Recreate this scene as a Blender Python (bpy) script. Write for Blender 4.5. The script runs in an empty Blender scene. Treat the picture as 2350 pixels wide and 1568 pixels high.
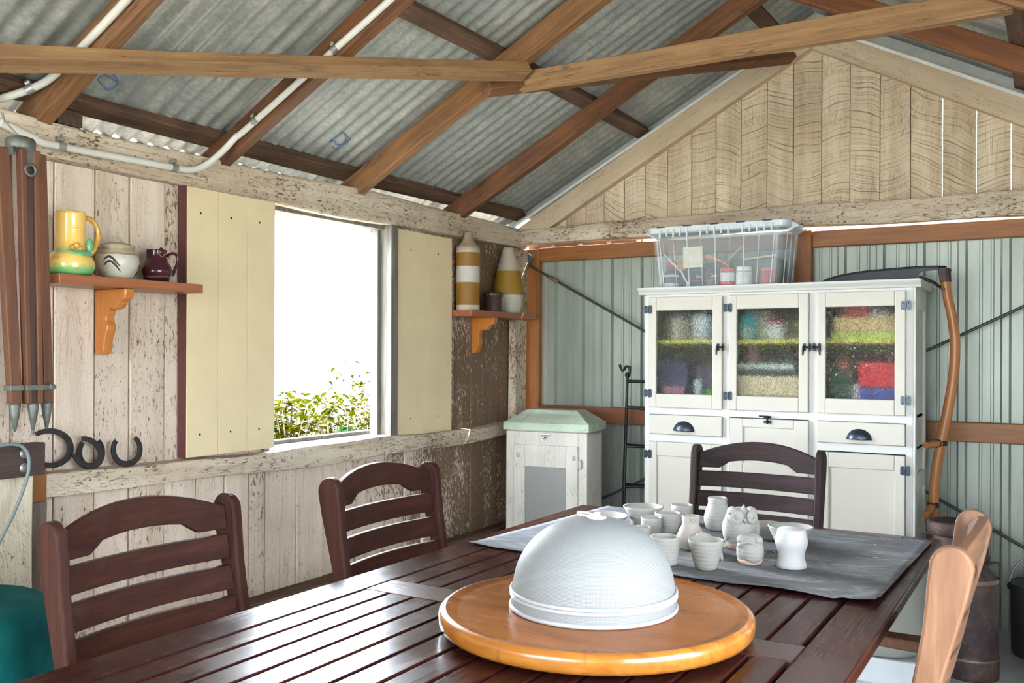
import bpy, bmesh, math, random
from mathutils import Matrix, Vector, Euler, noise as mnoise

RND = random.Random(11)
SC = bpy.context.scene
COL = SC.collection

# ------------------------------------------------------------------ camera
cam = bpy.data.cameras.new('camera')
cam.sensor_width = 36.0
cam.lens = 36.0 * 2130 / 2350
cam.shift_y = 24 / 2350
cam.clip_start = 0.02
cam_ob = bpy.data.objects.new('camera', cam)
COL.objects.link(cam_ob)
cam_ob.matrix_world = (Matrix.Translation((0, 0, 1.33)) @ Matrix.Rotation(math.radians(30.8), 4, 'Z')
                       @ Matrix.Rotation(math.radians(90), 4, 'X') @ Matrix.Rotation(math.radians(0.2), 4, 'Z'))
cam.dof.use_dof = True
cam.dof.focus_distance = 3.6
cam.dof.aperture_fstop = 11.0
SC.camera = cam_ob

# ------------------------------------------------------------------ sky, sun, exposure
world = bpy.data.worlds.new('sky')
SC.world = world
world.use_nodes = True
wt = world.node_tree
bg = wt.nodes['Background']
# hazy sky, much brighter on the window (-X) side where the glare is
_tc = wt.nodes.new('ShaderNodeTexCoord')
_dt = wt.nodes.new('ShaderNodeVectorMath'); _dt.operation = 'DOT_PRODUCT'
wt.links.new(_tc.outputs['Generated'], _dt.inputs[0]); _dt.inputs[1].default_value = (-.88, .42, .22)
_mr = wt.nodes.new('ShaderNodeMapRange'); _mr.interpolation_type = 'SMOOTHSTEP'
wt.links.new(_dt.outputs['Value'], _mr.inputs['Value'])
for _k, _v in (('From Min', .1), ('From Max', .95), ('To Min', .85), ('To Max', 4.2)): _mr.inputs[_k].default_value = _v
wt.links.new(_mr.outputs['Result'], bg.inputs['Strength'])
bg.inputs['Color'].default_value = (0.82, 0.91, 1.0, 1)
sun = bpy.data.lights.new('sun', 'SUN')
sun.energy = 3.2
sun.angle = math.radians(0.6)
sun.color = (1.0, 0.93, 0.82)
sun_ob = bpy.data.objects.new('sun', sun)
COL.objects.link(sun_ob)
sun_ob.rotation_euler = Euler((math.radians(-32), math.radians(14), 0))
vs = SC.view_settings
SC.display_settings.display_device = 'sRGB'
vs.view_transform = 'Standard'
vs.look = 'None'
vs.gamma = 1.0
vs.use_curve_mapping = False
vs.exposure = 4.45
SC.cycles.use_denoising = True
SC.cycles.max_bounces = 10
SC.cycles.diffuse_bounces = 6
SC.cycles.glossy_bounces = 4
SC.cycles.transmission_bounces = 10
SC.cycles.transparent_max_bounces = 12
SC.cycles.sample_clamp_indirect = 8.0


# ------------------------------------------------------------------ mesh helpers
class MB:
    def __init__(s):
        s.v = []; s.f = []; s.sm = []; s.pid = []; s.cur = 0.0

    def add(s, vs_, fs, smooth=False, M=None):
        o = len(s.v)
        s.v += [tuple(M @ Vector(p)) if M is not None else tuple(p) for p in vs_]
        for f in fs:
            s.f.append(tuple(i + o for i in f)); s.sm.append(smooth); s.pid.append(s.cur)
        return s

    def box(s, lo, hi, M=None):
        x0, y0, z0 = lo; x1, y1, z1 = hi
        if x0 > x1: x0, x1 = x1, x0
        if y0 > y1: y0, y1 = y1, y0
        if z0 > z1: z0, z1 = z1, z0
        vs_ = [(x0, y0, z0), (x1, y0, z0), (x1, y1, z0), (x0, y1, z0), (x0, y0, z1), (x1, y0, z1), (x1, y1, z1), (x0, y1, z1)]
        return s.add(vs_, [(0, 3, 2, 1), (4, 5, 6, 7), (0, 1, 5, 4), (1, 2, 6, 5), (2, 3, 7, 6), (3, 0, 4, 7)], False, M)

    def cbox(s, c, d, M=None):
        return s.box([c[i] - d[i] / 2 for i in range(3)], [c[i] + d[i] / 2 for i in range(3)], M)

    def prism(s, pts, a0, a1, axis='Y', M=None, smooth=False):
        """extrude a 2-D outline: axis Y -> pts are (x, z); X -> (y, z); Z -> (x, y)"""
        n = len(pts)
        def P(p, a):
            return {'Y': (p[0], a, p[1]), 'X': (a, p[0], p[1]), 'Z': (p[0], p[1], a)}[axis]
        vs_ = [P(p, a0) for p in pts] + [P(p, a1) for p in pts]
        ar = sum(pts[i][0] * pts[(i + 1) % n][1] - pts[(i + 1) % n][0] * pts[i][1] for i in range(n))
        flip = (ar > 0) == (axis in 'Y')
        if a1 < a0: flip = not flip
        caps = [tuple(range(n)), tuple(range(2 * n - 1, n - 1, -1))]
        sides = [(i + n, (i + 1) % n + n, (i + 1) % n, i) for i in range(n)]
        fs = caps + sides
        if flip == False:
            fs = [tuple(reversed(f)) for f in fs]
        o = len(s.f)
        s.add(vs_, fs, False, M)
        if smooth:
            for k in range(o + 2, len(s.f)): s.sm[k] = True
        return s

    def lathe(s, prof, seg=40, c=(0, 0, 0), M=None, rfun=None, smooth=True):
        vs_ = []; rings = []
        for (r, z) in prof:
            if abs(r) < 1e-6:
                rings.append([len(vs_)]); vs_.append((c[0], c[1], c[2] + z))
            else:
                ring = []
                for k in range(seg):
                    t = 2 * math.pi * k / seg
                    rr = r * (rfun(t, z) if rfun else 1.0)
                    ring.append(len(vs_)); vs_.append((c[0] + rr * math.cos(t), c[1] + rr * math.sin(t), c[2] + z))
                rings.append(ring)
        fs = []
        for a, b in zip(rings[:-1], rings[1:]):
            for k in range(seg):
                k2 = (k + 1) % seg
                if len(a) == 1 and len(b) == 1: continue
                if len(a) == 1: fs.append((a[0], b[k2], b[k]))
                elif len(b) == 1: fs.append((a[k], a[k2], b[0]))
                else: fs.append((a[k], a[k2], b[k2], b[k]))
        return s.add(vs_, fs, smooth, M)

    def cyl(s, p0, p1, r0, r1=None, seg=20, smooth=True):
        return s.tube([p0, p1], [r0, r0 if r1 is None else r1], seg)

    def tube(s, path, r, seg=10, caps=True, closed=False):
        pts = [Vector(p) for p in path]; n = len(pts)
        rr = r if isinstance(r, (list, tuple)) else [r] * n
        vs_ = []; prev = None
        for i, p in enumerate(pts):
            if closed: t = pts[(i + 1) % n] - pts[i - 1]
            else: t = pts[min(i + 1, n - 1)] - pts[max(i - 1, 0)]
            t.normalize()
            if prev is None:
                a = Vector((0, 0, 1)) if abs(t.z) < 0.9 else Vector((1, 0, 0))
                nn = t.cross(a).normalized()
            else:
                nn = (prev - t * prev.dot(t)).normalized()
            prev = nn; bb = t.cross(nn)
            for k in range(seg):
                an = 2 * math.pi * k / seg
                vs_.append(p + (nn * math.cos(an) + bb * math.sin(an)) * rr[i])
        fs = []
        m = n if closed else n - 1
        for i in range(m):
            j = (i + 1) % n
            for k in range(seg):
                k2 = (k + 1) % seg
                fs.append((i * seg + k, i * seg + k2, j * seg + k2, j * seg + k))
        s.add(vs_, fs, True)
        if caps and not closed:
            s.add([tuple(v) for v in vs_[:seg]], [tuple(range(seg - 1, -1, -1))])
            s.add([tuple(v) for v in vs_[-seg:]], [tuple(range(seg))])
        return s

    def sphere(s, c, r, seg=20, rings=12, M=None, sc=(1, 1, 1)):
        prof = [(r * math.sin(math.pi * i / rings), -r * math.cos(math.pi * i / rings)) for i in range(rings + 1)]
        prof[0] = (0, -r); prof[-1] = (0, r)
        T = Matrix.Translation(c) @ Matrix.Diagonal((sc[0], sc[1], sc[2], 1))
        if M is not None: T = M @ T
        return s.lathe(prof, seg, (0, 0, 0), T)

    def build(s, name, m, parent=None, loc=(0, 0, 0), rot=None, bevel=0.0, seg=2, M=None, fix=True):
        me = bpy.data.meshes.new(name)
        me.from_pydata(s.v, [], s.f)
        me.polygons.foreach_set('use_smooth', s.sm)
        if any(p != 0 for p in s.pid):
            at = me.attributes.new('pid', 'FLOAT', 'FACE')
            at.data.foreach_set('value', s.pid)
        me.materials.append(m)
        if fix:
            bm = bmesh.new(); bm.from_mesh(me)
            bmesh.ops.recalc_face_normals(bm, faces=bm.faces)
            bm.to_mesh(me); bm.free()
        me.update()
        o = bpy.data.objects.new(name, me)
        COL.objects.link(o)
        if M is not None: o.matrix_world = M
        else:
            o.location = loc
            if rot: o.rotation_euler = rot
        if parent is not None: o.parent = parent
        if bevel > 0:
            b = o.modifiers.new('bevel', 'BEVEL')
            b.width = bevel; b.segments = seg; b.limit_method = 'ANGLE'; b.angle_limit = math.radians(38)
        return o


def tag(o, label, cat, group=None):
    o['label'] = label; o['category'] = cat
    if group: o['group'] = group
    return o


def root(name, label, cat, loc=(0, 0, 0), rz=0.0, group=None):
    o = bpy.data.objects.new(name, None)
    o.empty_display_size = 0.1
    COL.objects.link(o)
    o.location = loc; o.rotation_euler = (0, 0, rz)
    return tag(o, label, cat, group)


def struct(o):
    o['kind'] = 'structure'
    return o


def copy_tree(o, parent=None, mats=None):
    c = o.copy(); COL.objects.link(c); c.parent = parent
    if mats and c.type == 'MESH':
        c.data = c.data.copy()
        for i, mm in enumerate(c.data.materials):
            if mm.name in mats: c.data.materials[i] = mats[mm.name]
    for ch in [k for k in bpy.data.objects if k.parent == o]:
        copy_tree(ch, c, mats)
    return c


def timber(name, p0, p1, w, h, up, m, parent=None, wob=0.003, seg=14, bevel=0.004, h2=None, seed=0):
    """a sawn length of wood from p0 to p1; local X runs along the grain, w across (Y), h up (Z)"""
    p0 = Vector(p0); p1 = Vector(p1)
    X = (p1 - p0); L = X.length; X.normalize()
    up = Vector(up); Y = up.cross(X).normalized(); Z = X.cross(Y)
    b = MB(); vs_ = []; r = random.Random(seed + int(L * 1000))
    h2 = h if h2 is None else h2
    ph = [r.uniform(0, 6.28) for _ in range(8)]
    for i in range(seg + 1):
        x = L * i / seg
        hh = h + (h2 - h) * i / seg
        for k, (sy, sz) in enumerate(((-1, -1), (1, -1), (1, 1), (-1, 1))):
            dy = wob * math.sin(2.1 * x + ph[k]) + wob * .6 * math.sin(5.3 * x + ph[k + 4])
            dz = wob * math.sin(2.7 * x + ph[k + 4]) + wob * .6 * math.sin(6.1 * x + ph[k])
            vs_.append((x, sy * w / 2 + dy, sz * hh / 2 + dz))
    fs = []
    for i in range(seg):
        for k in range(4):
            k2 = (k + 1) % 4
            fs.append((i * 4 + k, i * 4 + k2, (i + 1) * 4 + k2, (i + 1) * 4 + k))
    fs = [tuple(reversed(f)) for f in fs]
    fs.append((0, 1, 2, 3)); fs.append(tuple(seg * 4 + k for k in (3, 2, 1, 0)))
    b.add(vs_, fs)
    Mx = Matrix((( X.x, Y.x, Z.x, p0.x), (X.y, Y.y, Z.y, p0.y), (X.z, Y.z, Z.z, p0.z), (0, 0, 0, 1)))
    return b.build(name, m, parent, bevel=bevel, M=Mx)


# ------------------------------------------------------------------ material helpers
class G:
    def __init__(s, name):
        s.m = bpy.data.materials.new(name); s.m.use_nodes = True
        s.t = s.m.node_tree; s.t.nodes.clear()
        s.out = s.t.nodes.new('ShaderNodeOutputMaterial')

    def n(s, typ, ins=None, **at):
        nd = s.t.nodes.new('ShaderNode' + typ)
        for k, v in at.items(): setattr(nd, k, v)
        for k, v in (ins or {}).items():
            s.put(nd.inputs[k], v)
        return nd

    def put(s, sock, v):
        if isinstance(v, bpy.types.NodeSocket): s.t.links.new(v, sock)
        elif isinstance(v, (tuple, list)) and len(v) == 3 and sock.type == 'RGBA': sock.default_value = (*v, 1)
        else: sock.default_value = v

    def vec(s, scale=(1, 1, 1), pid=False, rot=(0, 0, 0), off=(0, 0, 0)):
        v = s.n('TexCoord').outputs['Object']
        if pid:
            a = s.n('Attribute', attribute_name='pid').outputs['Fac']
            c = s.n('CombineXYZ', {0: s.ma('MULTIPLY', a, 3.7), 1: s.ma('MULTIPLY', a, 5.3), 2: s.ma('MULTIPLY', a, 7.9)})
            v = s.n('VectorMath', {0: v, 1: c.outputs[0]}, operation='ADD').outputs[0]
        return s.n('Mapping', {'Vector': v, 'Scale': scale, 'Rotation': rot, 'Location': off}).outputs[0]

    def noise(s, v, scale=5., detail=4., rough=.6, dist=0.):
        return s.n('TexNoise', {'Vector': v, 'Scale': scale, 'Detail': detail, 'Roughness': rough, 'Distortion': dist}).outputs['Fac']

    def ma(s, op, a, b=0.0, c=None):
        nd = s.n('Math', {0: a, 1: b}, operation=op)
        if c is not None: s.put(nd.inputs[2], c)
        return nd.outputs[0]

    def rng(s, x, a, b, c=0., d=1.):
        return s.n('MapRange', {0: x, 1: a, 2: b, 3: c, 4: d}).outputs[0]

    def ramp(s, fac, stops, interp='LINEAR'):
        nd = s.n('ValToRGB', {0: fac}); cr = nd.color_ramp; cr.interpolation = interp
        while len(cr.elements) < len(stops): cr.elements.new(0.5)
        for e, (p, c) in zip(cr.elements, stops):
            e.position = p; e.color = (*c, 1) if isinstance(c, (tuple, list)) else (c, c, c, 1)
        return nd.outputs[0]

    def mix(s, fac, a, b, mode='MIX'):
        nd = s.n('Mix', data_type='RGBA', blend_type=mode)
        s.put(nd.inputs[0], fac); s.put(nd.inputs[6], a); s.put(nd.inputs[7], b)
        return nd.outputs[2]

    def bump(s, h, strength=.3, dist=.004):
        return s.n('Bump', {'Height': h, 'Strength': strength, 'Distance': dist}).outputs[0]

    def pbr(s, **kw):
        nd = s.n('BsdfPrincipled')
        for k, v in kw.items():
            s.put(nd.inputs[{'color': 'Base Color', 'rough': 'Roughness', 'metal': 'Metallic', 'normal': 'Normal', 'trans': 'Transmission Weight',
                             'alpha': 'Alpha', 'spec': 'Specular IOR Level', 'coat': 'Coat Weight', 'coatr': 'Coat Roughness', 'ior': 'IOR', 'sheen': 'Sheen Weight', 'sss': 'Subsurface Weight'}[k]], v)
        s.t.links.new(nd.outputs[0], s.out.inputs[0])
        return nd

    def sub(s, shader):
        s.t.links.new(shader, s.out.inputs[0])


def plain(name, color, rough=.6, metal=0., var=.12, scale=18., bump=.0, coat=0.):
    g = G(name); v = g.vec()
    f = g.noise(v, scale, 5)
    c = g.mix(g.rng(f, .3, .7), tuple(x * (1 - var) for x in color), tuple(min(1, x * (1 + var * .6)) for x in color))
    kw = dict(color=c, rough=rough, metal=metal)
    if bump: kw['normal'] = g.bump(g.noise(v, scale * 4, 6), bump)
    if coat: kw['coat'] = coat; kw['coatr'] = .1
    g.pbr(**kw)
    return g.m


def axis_scale(axis, along, across):
    return tuple(along if a == axis else across for a in 'XYZ')


def wood(name, light, dark, axis='X', rough=.6, pid=False, grain=1., stain=None, stain_amt=.5, coat=0., spec=.5, bump=.25, veins=.0):
    g = G(name)
    v = g.vec(axis_scale(axis, 1.1, 14.), pid)
    v2 = g.vec(axis_scale(axis, 2.0, 55.), pid)
    f = g.noise(v, 1.6 * grain, 6, .62, 1.2)
    fine = g.noise(v2, 2.2 * grain, 5, .7, .3)
    c = g.ramp(f, [(.28, dark), (.5, tuple((a + b) / 2 for a, b in zip(light, dark))), (.72, light)])
    c = g.mix(g.rng(fine, .35, .6, .55, 0.), c, dark)
    if stain:
        st = g.noise(g.vec((1, 1, 1), pid), 2.3, 5, .7)
        c = g.mix(g.rng(st, .5, .72, 0., stain_amt), c, stain)
    vn = g.noise(g.vec(axis_scale(axis, .9, 17.), pid), 1.5 * grain, 5, .6, .8)
    vein = g.rng(g.ma('ABSOLUTE', g.ma('SUBTRACT', vn, .5)), .002, .014, 1., 0.)
    c = g.mix(g.ma('MULTIPLY', vein, g.rng(g.noise(g.vec((1, 1, 1), pid), 5., 3), .45, .6, 0., veins)), c, tuple(a * .35 for a in dark))
    kw = dict(color=c, rough=rough, normal=g.bump(fine, bump, .003), spec=spec)
    if coat: kw['coat'] = coat; kw['coatr'] = .12
    g.pbr(**kw)
    return g.m


def old_paint(name, paint, under, axis='Z', pid=True, peel=.5, dirt=(.45, .34, .22), dirt_amt=.5, saw=0., wear_y=None, cracks=.6, veins=.55):
    """limewash / paint gone chalky on rough-sawn boards; bare wood shows through in flakes along the grain"""
    g = G(name)
    vs1 = g.vec(axis_scale(axis, 15., 40.), pid)
    vs2 = g.vec(axis_scale(axis, 1.0, 42.), pid)
    vi = g.vec((1, 1, 1), pid)
    flake = g.noise(vs1, 3.0, 9, .72)
    spot = g.noise(g.vec(axis_scale(axis, 28., 60.), pid), 1.2, 6, .7)
    low = g.noise(vi, 2.1, 4, .6)
    lowst = g.noise(g.vec(axis_scale(axis, .7, 9.), pid), 1.6, 5, .6)
    thr = g.ma('ADD', g.ma('MULTIPLY', low, .35), g.ma('MULTIPLY', flake, .65))
    thr = g.ma('ADD', g.ma('MULTIPLY', thr, .72), g.ma('MULTIPLY', spot, .28))
    t0 = .62 - .16 * peel
    if wear_y:
        yy = g.n('SeparateXYZ', {0: g.n('TexCoord').outputs['Object']}).outputs[wear_y[0]]
        sh = g.rng(g.ma('ADD', yy, g.ma('MULTIPLY', g.ma('SUBTRACT', lowst, .5), wear_y[4])), wear_y[1], wear_y[2], 0., wear_y[3])
        thr = g.ma('ADD', thr, sh)
    m_peel = g.rng(thr, t0, t0 + .035)
    c = g.mix(g.rng(lowst, .38, .72, 0., dirt_amt), paint, dirt)
    c = g.mix(g.rng(low, .45, .75, 0., dirt_amt * .6), c, tuple(a * .8 for a in dirt))
    if saw:
        tc = g.n('TexCoord').outputs['Object']
        a = g.n('Attribute', attribute_name='pid').outputs['Fac']
        sv = g.n('VectorMath', {0: tc, 1: g.n('CombineXYZ', {0: 0., 1: 0., 2: g.ma('MULTIPLY', a, 3.1)}).outputs[0]}, operation='ADD').outputs[0]
        sgn = g.ma('SUBTRACT', g.ma('MULTIPLY', g.ma('GREATER_THAN', g.ma('FRACT', g.ma('MULTIPLY', a, 1.618)), .5), 2.), 1.)
        sep = g.n('SeparateXYZ', {0: sv})
        xq = g.ma('MULTIPLY', sep.outputs[0], g.ma('ADD', .12, g.ma('MULTIPLY', sgn, .30)))
        hz = g.ma('ADD', sep.outputs[2], xq)
        hz = g.ma('ADD', hz, g.ma('MULTIPLY', g.noise(vi, 3., 2), .10))
        hz = g.ma('ADD', hz, g.ma('MULTIPLY', g.ma('SINE', g.ma('ADD', g.ma('MULTIPLY', sep.outputs[0], 21.), g.ma('MULTIPLY', a, 5.))), .009))
        w = g.noise(g.n('CombineXYZ', {0: 0., 1: 0., 2: g.ma('MULTIPLY', hz, 88.)}).outputs[0], 1., 3, .6)
        msk = g.noise(g.vec((5, 5, 3), pid), 1.5, 3)
        w2 = g.noise(g.n('CombineXYZ', {0: 0., 1: 0., 2: g.ma('MULTIPLY', hz, 260.)}).outputs[0], 1., 2, .6)
        c = g.mix(g.rng(w2, .45, .65, 0., .28), c, dirt)
        c = g.mix(g.ma('MULTIPLY', g.rng(w, .50, .64, 0., saw), g.rng(msk, .28, .55)), c, tuple(a * .5 for a in dirt))
        tone = g.ma('FRACT', g.ma('MULTIPLY', a, 2.618))
        c = g.mix(g.ma('MULTIPLY', tone, .22), c, dirt)
    line = g.noise(vs2, 3.0, 4, .65, .4)
    c = g.mix(g.rng(line, .6, .72, 0., cracks), c, tuple(a * .55 for a in dirt))
    vn = g.noise(g.vec(axis_scale(axis, 2.6, 15.), pid), 1.7, 6, .62, 1.4)
    vein = g.rng(g.ma('ABSOLUTE', g.ma('SUBTRACT', vn, .5)), .003, .016, 1., 0.)
    vmask = g.rng(g.noise(vi, 4.5, 3), .42, .6)
    c = g.mix(g.ma('MULTIPLY', g.ma('MULTIPLY', vein, vmask), veins), c, tuple(a * .4 for a in dirt))
    grit = g.noise(vi, 170., 3, .7)
    c = g.mix(g.rng(grit, .52, .72, 0., .38), c, tuple(a * .8 for a in dirt))
    uc = g.mix(g.noise(vs2, 2.0, 5), tuple(a * .5 for a in under), tuple(min(1, a * 1.5) for a in under))
    c = g.mix(m_peel, c, uc)
    hgt = g.ma('SUBTRACT', g.ma('MULTIPLY', line, -.5), m_peel)
    g.pbr(color=c, rough=.88, normal=g.bump(hgt, .5, .003), spec=.25)
    return g.m

# ------------------------------------------------------------------ materials
PAINT_WALL = old_paint('limewashed boards', (.70, .585, .49), (.18, .115, .072), 'Z', True, .42, (.40, .29, .19), .5,
                       wear_y=(1, 3.3, 4.5, .125, 1.2))
PAINT_GABLE = old_paint('gable boards limewash', (.77, .645, .485), (.22, .14, .085), 'Z', True, -.2, (.34, .235, .14), .6, saw=1.0)
PAINT_BEAM = old_paint('limewashed beam', (.66, .57, .455), (.13, .08, .05), 'X', False, .48, (.30, .19, .11), .6, cracks=1., veins=1.)
PAINT_RAKE = old_paint('limewashed rafter', (.60, .48, .345), (.2, .13, .08), 'X', False, -.1, (.36, .25, .16), .4, cracks=.5)
HARD_A = wood('red hardwood', (.26, .105, .038), (.08, .028, .012), 'X', .75, stain=(.07, .035, .022), stain_amt=.5, veins=.85)
HARD_B = wood('golden hardwood', (.35, .17, .064), (.14, .058, .022), 'X', .75, stain=(.14, .07, .04), stain_amt=.45, veins=.85)
HARD_C = wood('dark purlin wood', (.20, .105, .06), (.05, .026, .018), 'X', .8, stain=(.02, .014, .012), stain_amt=.8, veins=.85)
HARD_D = wood('pale tie wood', (.38, .22, .10), (.19, .095, .04), 'X', .8, stain=(.16, .09, .05), stain_amt=.3, veins=.85)
PINE = wood('oiled pine', (.36, .135, .024), (.18, .058, .012), 'X', .5, grain=.8)
PINE_RED = wood('red pine rail', (.28, .095, .026), (.12, .038, .012), 'X', .6, grain=.8)
GREY_WOOD = wood('weathered grey wood', (.24, .225, .20), (.08, .07, .06), 'Z', .85)
STUD_WOOD = wood('grey brown stud wood', (.20, .165, .13), (.08, .06, .045), 'X', .85)
DARK_BOARD = wood('charred block wood', (.10, .06, .05), (.03, .018, .015), 'X', .8)
SHELF_WOOD = wood('varnished red shelf wood', (.42, .15, .06), (.20, .065, .028), 'Y', .32, grain=.8)
BRACKET_WOOD = wood('varnished orange bracket wood', (.62, .23, .045), (.36, .11, .022), 'Z', .3, grain=.7)
TABLE_WOOD = None
CHAIR_WOOD = wood('dark red chair wood', (.078, .030, .021), (.029, .011, .008), 'Z', .58, spec=.12, grain=.6, stain=(.085, .058, .05), stain_amt=.45)
CHAIR_SLAT = wood('dark red slat wood', (.072, .025, .016), (.026, .0095, .0075), 'Y', .58, spec=.12, grain=.6, stain=(.085, .058, .05), stain_amt=.45)
CHAIR_GREY = wood('smoky chair wood', (.050, .032, .030), (.019, .012, .012), 'Z', .6, grain=.6, spec=.12)
CHAIR_GREY_S = wood('smoky slat wood', (.046, .029, .028), (.018, .011, .0115), 'Y', .6, grain=.6, spec=.12)
CHAIR_PALE = wood('sun-bleached chair wood', (.235, .115, .055), (.125, .052, .022), 'Z', .6, grain=.9, stain=(.34, .25, .185), stain_amt=.75)
CHAIR_PALE_S = wood('sun-bleached slat wood', (.20, .095, .048), (.09, .04, .02), 'Y', .6, grain=.6)
CREAM = plain('cream shutter paint', (.69, .56, .35), .55, var=.06, scale=6, bump=.03)
MAROON = plain('maroon edge paint', (.10, .028, .025), .6)
WHITE_P = plain('white dresser paint', (.52, .515, .485), .42, var=.03, scale=5)
CREAM_P = plain('off white door paint', (.465, .435, .375), .42, var=.03, scale=6, bump=.04)
BLACK_IRON = plain('black iron', (.018, .02, .022), .42, .6, var=.3)
GUN = plain('dark cast metal', (.045, .06, .075), .35, .7, var=.2)
STEEL = plain('galvanised fitting', (.42, .42, .40), .45, .8, var=.2)
CHROME = plain('chrome latch', (.75, .75, .75), .15, 1.)
CONDUIT = plain('grey conduit plastic', (.62, .60, .55), .45, var=.05)
def m_clay(name, color, ring=.25):
    g = G(name); v = g.vec()
    f = g.noise(v, 30, 5); z = g.n('SeparateXYZ', {0: v}).outputs[2]
    rg = g.ma('SINE', g.ma('ADD', g.ma('MULTIPLY', z, 620.), g.ma('MULTIPLY', g.noise(v, 12., 2), 5.)))
    c = g.mix(g.rng(f, .3, .7), tuple(x * .92 for x in color), tuple(x * 1.04 for x in color))
    c = g.mix(g.rng(g.noise(v, 150, 2), .70, .74, 0, .5), c, tuple(x * .6 for x in color))
    g.pbr(color=c, rough=.85, spec=.25, normal=g.bump(g.ma('ADD', g.ma('MULTIPLY', rg, .35), g.noise(v, 110, 5)), ring, .003))
    return g.m
CLAY = m_clay('unfired clay', (.37, .36, .33))
CLAY_WARM = plain('unfired clay with terracotta foot', (.41, .37, .33), .85, var=.06, scale=30, bump=.12)
CLAY_WHITE = plain('white slip clay', (.50, .50, .495), .7, var=.02, scale=20)
MILKCAN = None


def m_rust():
    g = G('rusted can iron'); v = g.vec()
    f = g.noise(v, 9, 8, .75); f2 = g.noise(v, 40, 6, .7)
    c = g.ramp(f, [(.3, (.022, .018, .022)), (.5, (.07, .045, .045)), (.68, (.15, .085, .06))])
    c = g.mix(g.rng(f2, .6, .72, 0, .55), c, (.30, .24, .18))
    g.pbr(color=c, rough=.7, metal=.35, normal=g.bump(f2, .35, .003))
    return g.m


RUST = m_rust()


def m_roof():
    g = G('old galvanised iron'); v = g.vec()
    sp = g.noise(v, 55, 5, .8); lo = g.noise(g.vec((.6, 2.2, .6)), 1.3, 5, .65); mid = g.noise(v, 7, 6, .7)
    c = g.ramp(g.ma('ADD', g.ma('MULTIPLY', sp, .6), g.ma('MULTIPLY', mid, .4)), [(.34, (.22, .24, .235)), (.5, (.38, .39, .37)), (.66, (.62, .60, .55))])
    c = g.mix(g.rng(lo, .42, .68, 0., .55), c, (.23, .24, .235))
    g.pbr(color=c, rough=g.rng(sp, .3, .7, .38, .58), metal=.3, normal=g.bump(sp, .08, .002))
    return g.m


ROOF = m_roof()


def m_clad():
    g = G('pale green wall steel'); v = g.vec()
    f = g.noise(g.vec((3, 1, .7)), 2.5, 5, .65)
    sp = g.noise(g.vec((9, 1, 3)), 3., 6, .75)
    c = g.mix(g.rng(f, .35, .7), (.25, .28, .235), (.33, .36, .31))
    c = g.mix(g.rng(sp, .70, .78, 0, .75), c, (.20, .13, .08))
    g.pbr(color=c, rough=.38, metal=.15)
    return g.m


CLAD = m_clad()
FLASH = plain('bright flashing', (.84, .85, .85), .35, .3)


def m_concrete():
    g = G('concrete floor'); v = g.vec()
    f = g.noise(v, 2.2, 7, .7); f2 = g.noise(v, 45, 5, .7)
    c = g.ramp(f, [(.3, (.27, .28, .28)), (.55, (.40, .41, .41)), (.75, (.54, .54, .53))])
    c = g.mix(g.rng(f2, .55, .8, 0, .35), c, (.2, .2, .19))
    g.pbr(color=c, rough=.75, normal=g.bump(f2, .2, .003))
    return g.m


CONC = m_concrete()


def m_table():
    g = G('oiled dark table wood')
    v = g.vec((14., 1.1, 14.), True); v2 = g.vec((60., 2., 60.), True)
    f = g.noise(v, 1.4, 6, .6, 1.); fine = g.noise(v2, 2., 5, .7)
    bl = g.noise(g.vec((1, 1, 1)), 6., 3, .55)
    c = g.ramp(f, [(.25, (.018, .005, .0045)), (.55, (.040, .009, .0065)), (.78, (.070, .018, .009))])
    c = g.mix(g.rng(fine, .35, .6, .4, 0), c, (.03, .009, .009))
    r = g.ma('ADD', g.rng(bl, .3, .75, .19, .31), g.rng(fine, .4, .7, 0., .07))
    g.pbr(color=c, rough=r, normal=g.bump(fine, .07, .0015), spec=.11)
    return g.m


TABLE_WOOD = m_table()


def m_mat():
    g = G('grey work mat with clay dust'); v = g.vec()
    f = g.noise(v, 3.2, 6, .65, .6); sm = g.noise(g.vec((1.6, 5., 1), rot=(0, 0, .5)), 3.2, 9, .78, .9)
    fine = g.noise(v, 90, 3, .6)
    c = g.mix(g.rng(f, .38, .66), (.075, .079, .090), (.165, .172, .188))
    c = g.mix(g.rng(sm, .50, .72, 0, .7), c, (.44, .43, .41))
    wv = g.n('TexWave', {'Vector': g.vec(off=(.63, -2.62, 0)), 'Scale': 3.5, 'Distortion': 6., 'Detail': 3., 'Detail Scale': 2.}, wave_type='RINGS', rings_direction='Z').outputs['Fac']
    c = g.mix(g.ma('MULTIPLY', g.rng(wv, .93, 1., 0, .5), g.rng(f, .5, .62)), c, (.50, .48, .45))
    c = g.mix(g.rng(fine, .3, .7, 0, .25), c, (.11, .11, .12))
    dp = g.noise(v, 26, 2, .4)
    c = g.mix(g.rng(dp, .76, .78, 0, .85), c, (.75, .73, .7))
    g.pbr(color=c, rough=.72, normal=g.bump(fine, .12, .001))
    return g.m


MAT = m_mat()


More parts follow.
